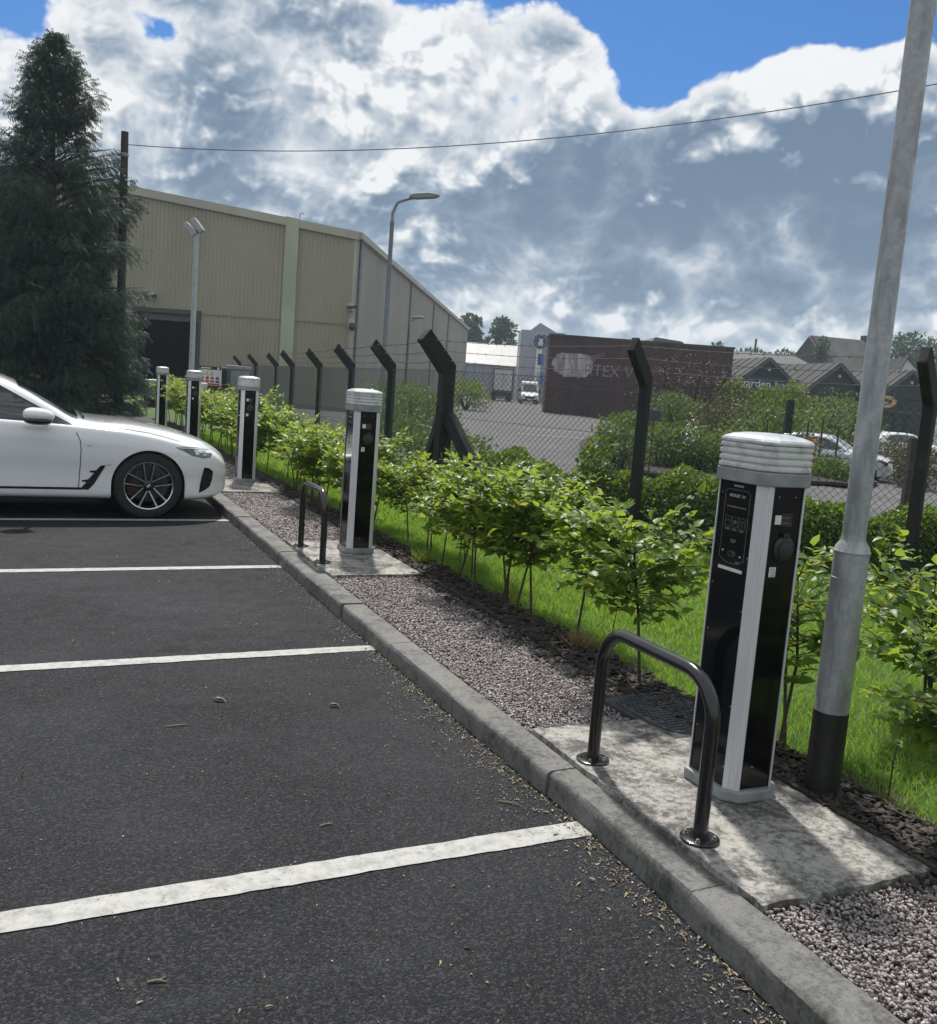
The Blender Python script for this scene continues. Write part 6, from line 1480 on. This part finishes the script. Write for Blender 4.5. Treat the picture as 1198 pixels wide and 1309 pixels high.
mb = MB(); add_text(mb, 'home', 1.0, sc_-f*.17+g*.42+up*.02, g, up, .02, .95, 'LEFT'); mb.build('sign_word_blue', mat('sign_light_blue', (.10, .38, .62), .5), bdp)
osn = thing('oval_shop_sign', 'oval orange and cream sign hanging in front of the dark right hand shop', 'sign'); c = vP(1133, 513.5, 77.); K = 32
mb = MB(); mb.extr([c+rv*.86*math.cos(a_)+up*.50*math.sin(a_) for a_ in np.linspace(0, 2*math.pi, K+1)[:-1]], fw3*.08); ob_ = mb.build('board', mat('sign_orange', (.50, .30, .11), .5), osn)
mb = MB(); mb.extr([c+rv*.72*math.cos(a_)+up*.40*math.sin(a_)-fw3*.012 for a_ in np.linspace(0, 2*math.pi, K+1)[:-1]], fw3*.02); mb.build('cream_field', mat('sign_cream', (.58, .44, .25), .5), ob_)
for x, y, w_, h_ in ((-.35,.05,.14,.2),(.0,.1,.18,.16),(.34,.03,.15,.2),(0,-.2,.4,.05)): mb = MB(); mb.obox(c+rv*x+up*y-fw3*.02, unit(rv+up*x*.5), fw3, unit(up-rv*x*.5), w_, .012, h_*.7); mb.build('sign_figure', mat('sign_brown', (.10,.05,.03), .6), ob_)
for s_ in (-1, 1): mb = MB(); mb.bar(c+rv*s_*.55+up*.4, c+rv*s_*.55+up*1.15+fw3*.0, .05); mb.build('hanger', DKBOX, osn)
mb = MB(); mb.bar(c-rv*.75+up*1.15, c+rv*.75+up*1.15, .08); mb.bar(c+up*1.15, c+up*1.15+fw3*3.2, .08); mb.build('bracket', DKBOX, osn)
tw2 = vP(1150, 526, 79.4); mb = MB(); mb.bar(tw2-rv*1.6, tw2+rv*2.0, .12); mb.build('shopfront_rail', BARGE, shp)
for k in range(4): p = vP(1120+14*k, 545, 79.6); mb = MB(); mb.obox(p, g, f, up, .36, .04, .8); mb.build('shop_window', SLATE, shp)
sb_ = thing('stone_building', 'old grey stone building with a steep mossy roof behind the shops', 'building'); D_ = 122.
STON = mat('grey_stone', (.075, .072, .072), .9, c2=(.05, .048, .048), scale=1.2, detail=8); MROOF = mat('mossy_stone_roof', (.075, .07, .068), .9, c2=(.04, .04, .036), scale=.7, detail=8)
ax_ = unit(rv*.96+fw3*.22); bx = np.array((-ax_[1], ax_[0], 0)); rl, rr_ = vP(1034, 430, D_), vP(1104, 438, D_+4); o = np.array((rl[0], rl[1], 0)); Lr = float((rr_-rl)@rv)/float(ax_@rv); zr = rl[2]; ze = vP(1018, 466, D_)[2]-.6; hw_ = 5.2
mb = MB(); mb.extr([o+bx*-hw_+up*-1, o+bx*hw_+up*-1, o+bx*hw_+up*ze, o+up*zr, o-bx*hw_+up*ze], ax_*Lr); mb.build('wall', STON, sb_)
for s_ in (-1, 1): e = o+bx*s_*hw_*1.06+up*(zr+(ze-zr)*1.06); nrm = unit(np.cross(ax_, e-(o+up*zr))); nrm = nrm if nrm[2] > 0 else -nrm; mb = MB(); mb.extr([o+up*zr+ax_*.35, e+ax_*.35, e+ax_*Lr, o+up*zr+ax_*Lr], nrm*.2); mb.build('roof_slope', MROOF, sb_)
for k, u in enumerate((Lr-.7,)): p = o+ax_*u; mb = MB(); mb.obox((p[0], p[1], zr+.2), ax_, bx, up, .4, .5, .55); mb.build('chimney', STON, sb_, bevel=.03)
wg = thing('white_gable_house', 'small white gabled house end between the shops and the right fence post', 'house'); a, ap, c = vP(1151, 475, 118.), vP(1160, 459, 118.), vP(1176, 480, 118.); c[2] = a[2]
mb = MB(); mb.extr([(a[0], a[1], -1), (c[0], c[1], -1), c, ap, a], fw3*9); mb.build('wall', mat('white_render', (.6, .6, .6), .7), wg); mb = MB(); mb.extr([ap-fw3*.2, c+rv*.3-up*.25-fw3*.2, c+rv*.3-up*.05-fw3*.2, ap+up*.22-fw3*.2], fw3*9.4); mb.extr([ap-fw3*.2, a-rv*.3-up*.3-fw3*.2, a-rv*.3-up*.1-fw3*.2, ap+up*.22-fw3*.2], fw3*9.4); mb.build('roof', SROOF, wg)
lb = thing('long_grey_roof_building', 'low building with a wide grey roof between the maroon building and the stone building', 'building'); a, c = vP(936, 460, 104.), vP(1040, 468, 104.); mb = MB(); L = float((c-a)@rv)
mb.extr([(a[0], a[1], -1), (a[0], a[1], a[2]), (*(a+fw3*7)[:2], a[2]+1.35), (*(a+fw3*14)[:2], a[2]), (*(a+fw3*14)[:2], -1)], rv*L); mb.build('roof', mat('dull_grey_roof', (.07, .07, .074), .8, c2=(.05, .05, .054), scale=.5), lb)
b = vP(965, 450, 140.); ps = thing('thin_mast', 'thin dark mast on the skyline above the grey roof', 'mast'); mb = MB(); z_ = vP(965, 433, 140.)[2]; mb.tube([(b[0], b[1], -1), (b[0], b[1], z_)], .16, 8); mb.build('pole', DKBOX, ps)

# ------------------------------------------------------------------ trees on the skyline
for i, (px, py_t, D, w_, lab) in enumerate(((597, 400, 168., 7.2, 'poplar like tree behind the grey shed next to the warehouse end'), (636, 406, 166., 7.0, 'round topped poplar behind the grey shed, left of the tower'))):
    b = vP(px, hor(px)+2, D); broadleaf('far_tree', lab, (b[0], b[1], -.5), vP(px, py_t, D)[2]+.5, w_, FARLEAF, 40+i, 3600, .62, 'trees behind the grey shed', .2)
b = vP(1155, 500, 150.); broadleaf('far_tree', 'big dark rounded tree above the shops at the right', (b[0], b[1], -1), vP(1156, 428, 150.)[2]+1, 11.5, FARLEAF, 51, 4200, .55, None, .25)
b = vP(1190, 500, 160.); broadleaf('far_tree', 'tree on the skyline at the right edge of the frame', (b[0], b[1], -1), vP(1192, 437, 160.)[2]+1, 10., FARLEAF, 52, 3000, .6, None, .2)
b = vP(917, 470, 120.); broadleaf('far_tree', 'small tree top showing above the right end of the maroon building', (b[0], b[1], -1), vP(917, 436, 120.)[2]+1, 3.2, FARLEAF, 53, 900, .4, None, .5)
for i in range(9):
    px = 944+11*i; D = 190.+6*math.sin(i*2); b = vP(px, 500, D); r_ = random.Random(i); broadleaf('far_tree', 'tree in the low wooded skyline above the grey roof', (b[0], b[1], -1), vP(px, 448-2*math.sin(i*1.7), D)[2]+1, 5.5, FARLEAF, 60+i, 700, .8, 'trees on the low skyline', .2)
b = vP(1048, 470, 119.); broadleaf('roof_sapling', 'sapling growing from the end of the stone roof', (b[0], b[1], vP(1048, 452, 119.)[2]-1.5), 3.6, 2.2, FARLEAF, 71, 500, .3, None, .3)

# ------------------------------------------------------------------ shrubs on the island and along the far road
def gnd(px, py, D): p = vP(px, py, D); return (p[0], p[1], terr(p[0], p[1])-.05)
BL = [('clipped round green bush at the left end of the shrub island', 793, 19.8, 1.25, 1.28, SHRUB, 3600, .06), ('dense green shrub on the island right behind the slim fence post', 850, 22., 1.7, 1.15, SHRUB, 3600, .07),
      ('white flowered shrub in the middle of the island', 895, 21.5, 1.5, 1.25, SHRUB, 3000, .07), ('bushy shrub above the nearest charging post', 940, 21.5, 1.7, 1.2, SHRUB, 3000, .07), ('green shrub on the island left of the red pillar', 1000, 22.5, 1.9, 1.05, SHRUB, 3000, .07),
      ('low trimmed bush in front of the silver car', 1064, 23.5, 1.25, .72, SHRUB, 2600, .07), ('brownish bush right of the lamp post by the silver car', 1153, 37., 2.4, 1.7, SHRUBB, 2600, .10), ('darker brownish bush at the right by the leaning fence post', 1176, 33., 1.9, 1.6, SHRUBB, 2000, .10)]
for i, (lab, px, D, w_, h_, m_, n_2, sz_) in enumerate(BL):
    shrub('shrub', lab, 'shrub', gnd(px, 560, D), w_, h_, m_, 80+i, n_2, sz_, 'shrubs on the island')
BT = [('tall dark shrub against the maroon wall', 868, 37., 2.8, 2.1, SHRUB), ('ruddy bare creeper shrub over the maroon wall', 878, 40., 5.2, 4.0, REDTWIG), ('tall olive shrub behind the island', 925, 34., 3.2, 2.1, SHRUBB), ('tall green shrub left of the dark post', 985, 31., 3.4, 2.35, SHRUB), ('pale yellow green tall shrub behind the silver car', 1040, 46., 4.2, 3.4, SHRUBY), ('mixed tall shrub before the shops', 1078, 48., 4., 3.7, SHRUB), ('small green shrub against the foot of the maroon wall', 815, 46., 2.6, 1.1, SHRUB)]
for i, (lab, px, D, w_, h_, m_) in enumerate(BT):
    shrub('tall_shrub', lab, 'shrub', gnd(px, 560, D), w_, h_, m_, 95+i, 3400, .105, 'tall shrubs behind the island', 1., .2)
b0_, b1_ = vP(915, 520, 42.), vP(1030, 520, 40.)
hedge_thing('bright yellow green trimmed hedge in front of the gabled shops', [tuple((b0_+(b1_-b0_)*k/6)[:2]) for k in range(7)], 1.6, 3.25, 8000, .12, SHRUBY, -.7, ragged=.05)
shrub('rounded_bush', 'rounded bush beside the yard at the foot of the warehouse side wall', 'shrub', gnd(596, 515, 62.), 3.6, 2.1, SHRUBY, 120, 2600, .13)
shrub('rounded_bush', 'dark bush behind the fence next to the braced corner post', 'shrub', gnd(530, 540, 24.), 2.2, 1.6, SHRUB, 121, 3000, .08)
shrub('rounded_bush', 'dark climbing shrub behind the far fence posts', 'shrub', gnd(505, 540, 27.), 2.4, 1.7, SHRUB, 122, 3000, .08)
# white blossom on the island shrub
v, f = scatter(LITE_V, LITE_F, np.array([vP(882+rngh.normal(0, 5), 552+rngh.normal(0, 9), 20.8+rngh.normal(0, .1)) for _ in range(70)]), rdir(70, rngh), np.full(70, .06), rngh)
bo = link('blossom', npmesh('blossom', v, f), DECALW); par_ = [o_ for o_ in bpy.data.objects if o_.get('label') == BL[2][0]][0]; bo.parent = par_; bo.location = tuple(-np.array(par_.location))
# verge under the shrubs
mb = MB(); ring_ = [gnd(px, 560, D) for px, D in ((752, 18.6), (850, 19.3), (960, 19.6), (1075, 21.3), (1105, 22.5), (1130, 33.), (1080, 44.), (930, 46.), (780, 48.), (742, 30.))]
mb.extr([(p[0], p[1], terr(p[0], p[1])+.06) for p in ring_], (0, 0, .06)); struct(mb.build('planted_verge', SOIL))
# worn white marks on the road
mb = MB()
for px, py, l in ((1112, 617, 1.5), (1148, 633, 1.4), (1060, 612, 1.2), (705, 550, 2.6), (712, 558, 2.8)):
    z_ = -.036 if px < 800 else None; p = ground(px, py, -.036 if px < 800 else -.3); mb.add([(p[0]-rv[0]*l/2, p[1]-rv[1]*l/2, terr(p[0]-rv[0]*l/2, p[1]-rv[1]*l/2)+.006), (p[0]+rv[0]*l/2, p[1]+rv[1]*l/2, terr(p[0]+rv[0]*l/2, p[1]+rv[1]*l/2)+.006), (p[0]+rv[0]*l/2+fw3[0]*.18, p[1]+rv[1]*l/2+fw3[1]*.18, terr(p[0]+rv[0]*l/2+fw3[0]*.18, p[1]+rv[1]*l/2+fw3[1]*.18)+.006), (p[0]-rv[0]*l/2+fw3[0]*.18, p[1]-rv[1]*l/2+fw3[1]*.18, terr(p[0]-rv[0]*l/2+fw3[0]*.18, p[1]-rv[1]*l/2+fw3[1]*.18)+.006)], [(0,1,2,3)])
struct(mb.build('road_markings', PAINT))
# cars beyond the shrubs
b = gnd(1113, 600, 35.5); small_car('silver white car behind the shrubs left of and behind the lamp post', b, vh-2.12, GREYM)
b = gnd(1165, 570, 56.); small_car('red car mostly hidden behind the brownish bush at the right', b, vh-1.5, REDM)
b = gnd(1190, 570, 54.); small_car('white car partly hidden by the right fence post', b, vh-1.4, VANW)
# red pillar sign, dark posts and railings near the island
rp2 = thing('red_pillar_sign', 'red pillar sign with white symbols in front of the silver car', 'sign'); D_ = 25.5
vbox('pillar', mat('red_pillar_paint', (.42, .035, .05), .5), rp2, 1037, 1046, 558, 585, D_, .16, .02, -.9)
for k, (py0, py1) in enumerate(((561, 566), (569, 571), (574, 575))): vbox('white_symbol', DECALW, rp2, 1039.3, 1043.6, py0, py1, D_-.02, .012, 0)
dp = thing('dark_timber_post', 'thick dark timber post standing among the shrubs', 'post'); vbox('post', POSTM, dp, 1008, 1017, 511, 585, 26., .2, .02, -.9)
for i, (px, py) in enumerate(((1034, 540), (1053, 535), (1073, 545))):
    t_ = thing('thin_dark_pole', ('thin dark pole just left of the red pillar sign', 'thin dark pole just right of the red pillar sign', 'thin dark pole in front of the silver car windscreen')[i], 'pole'); b = vP(px, py, 24.5); mb = MB(); mb.tube([(b[0], b[1], -.9), (b[0], b[1], b[2])], .025, 6); mb.build('pole', DKBOX, t_)
ru = thing('rusty_post', 'rusty brown steel post just left of the right fence post', 'post'); vbox('post', mat('rust', (.065, .042, .036), .85, c2=(.04, .03, .028), scale=5), ru, 1167, 1176, 560, 690, 12.6, .12, .01, -.3)
dm = thing('dark_low_sign', 'dark low notice board behind the slim fence post', 'sign'); vbox('board', mat('slate_board', (.05, .055, .07), .5), dm, 826, 845, 524, 538, 19.2, .04, .005); vbox('leg', DKBOX, dm, 835, 836.5, 538, 600, 19.23, .02, 0, -.3)
# ------------------------------------------------------------------ thin summer haze
mb = MB(); mb.box(-2650, 2650, -2650, 2650, -4.5, 42.)
hz_m = bpy.data.materials.new('haze'); hz_m.use_nodes = True; th = NT(hz_m.node_tree); th.n.remove(th.n['Principled BSDF'])
pv = th.node('ShaderNodeVolumePrincipled'); pv.inputs['Color'].default_value = (.70, .86, 1., 1); pv.inputs['Density'].default_value = .0006; pv.inputs['Anisotropy'].default_value = .3
th.l.new(pv.outputs[0], th.n['Material Output'].inputs['Volume'])
hz_o = mb.build('haze', hz_m); stuff(hz_o)
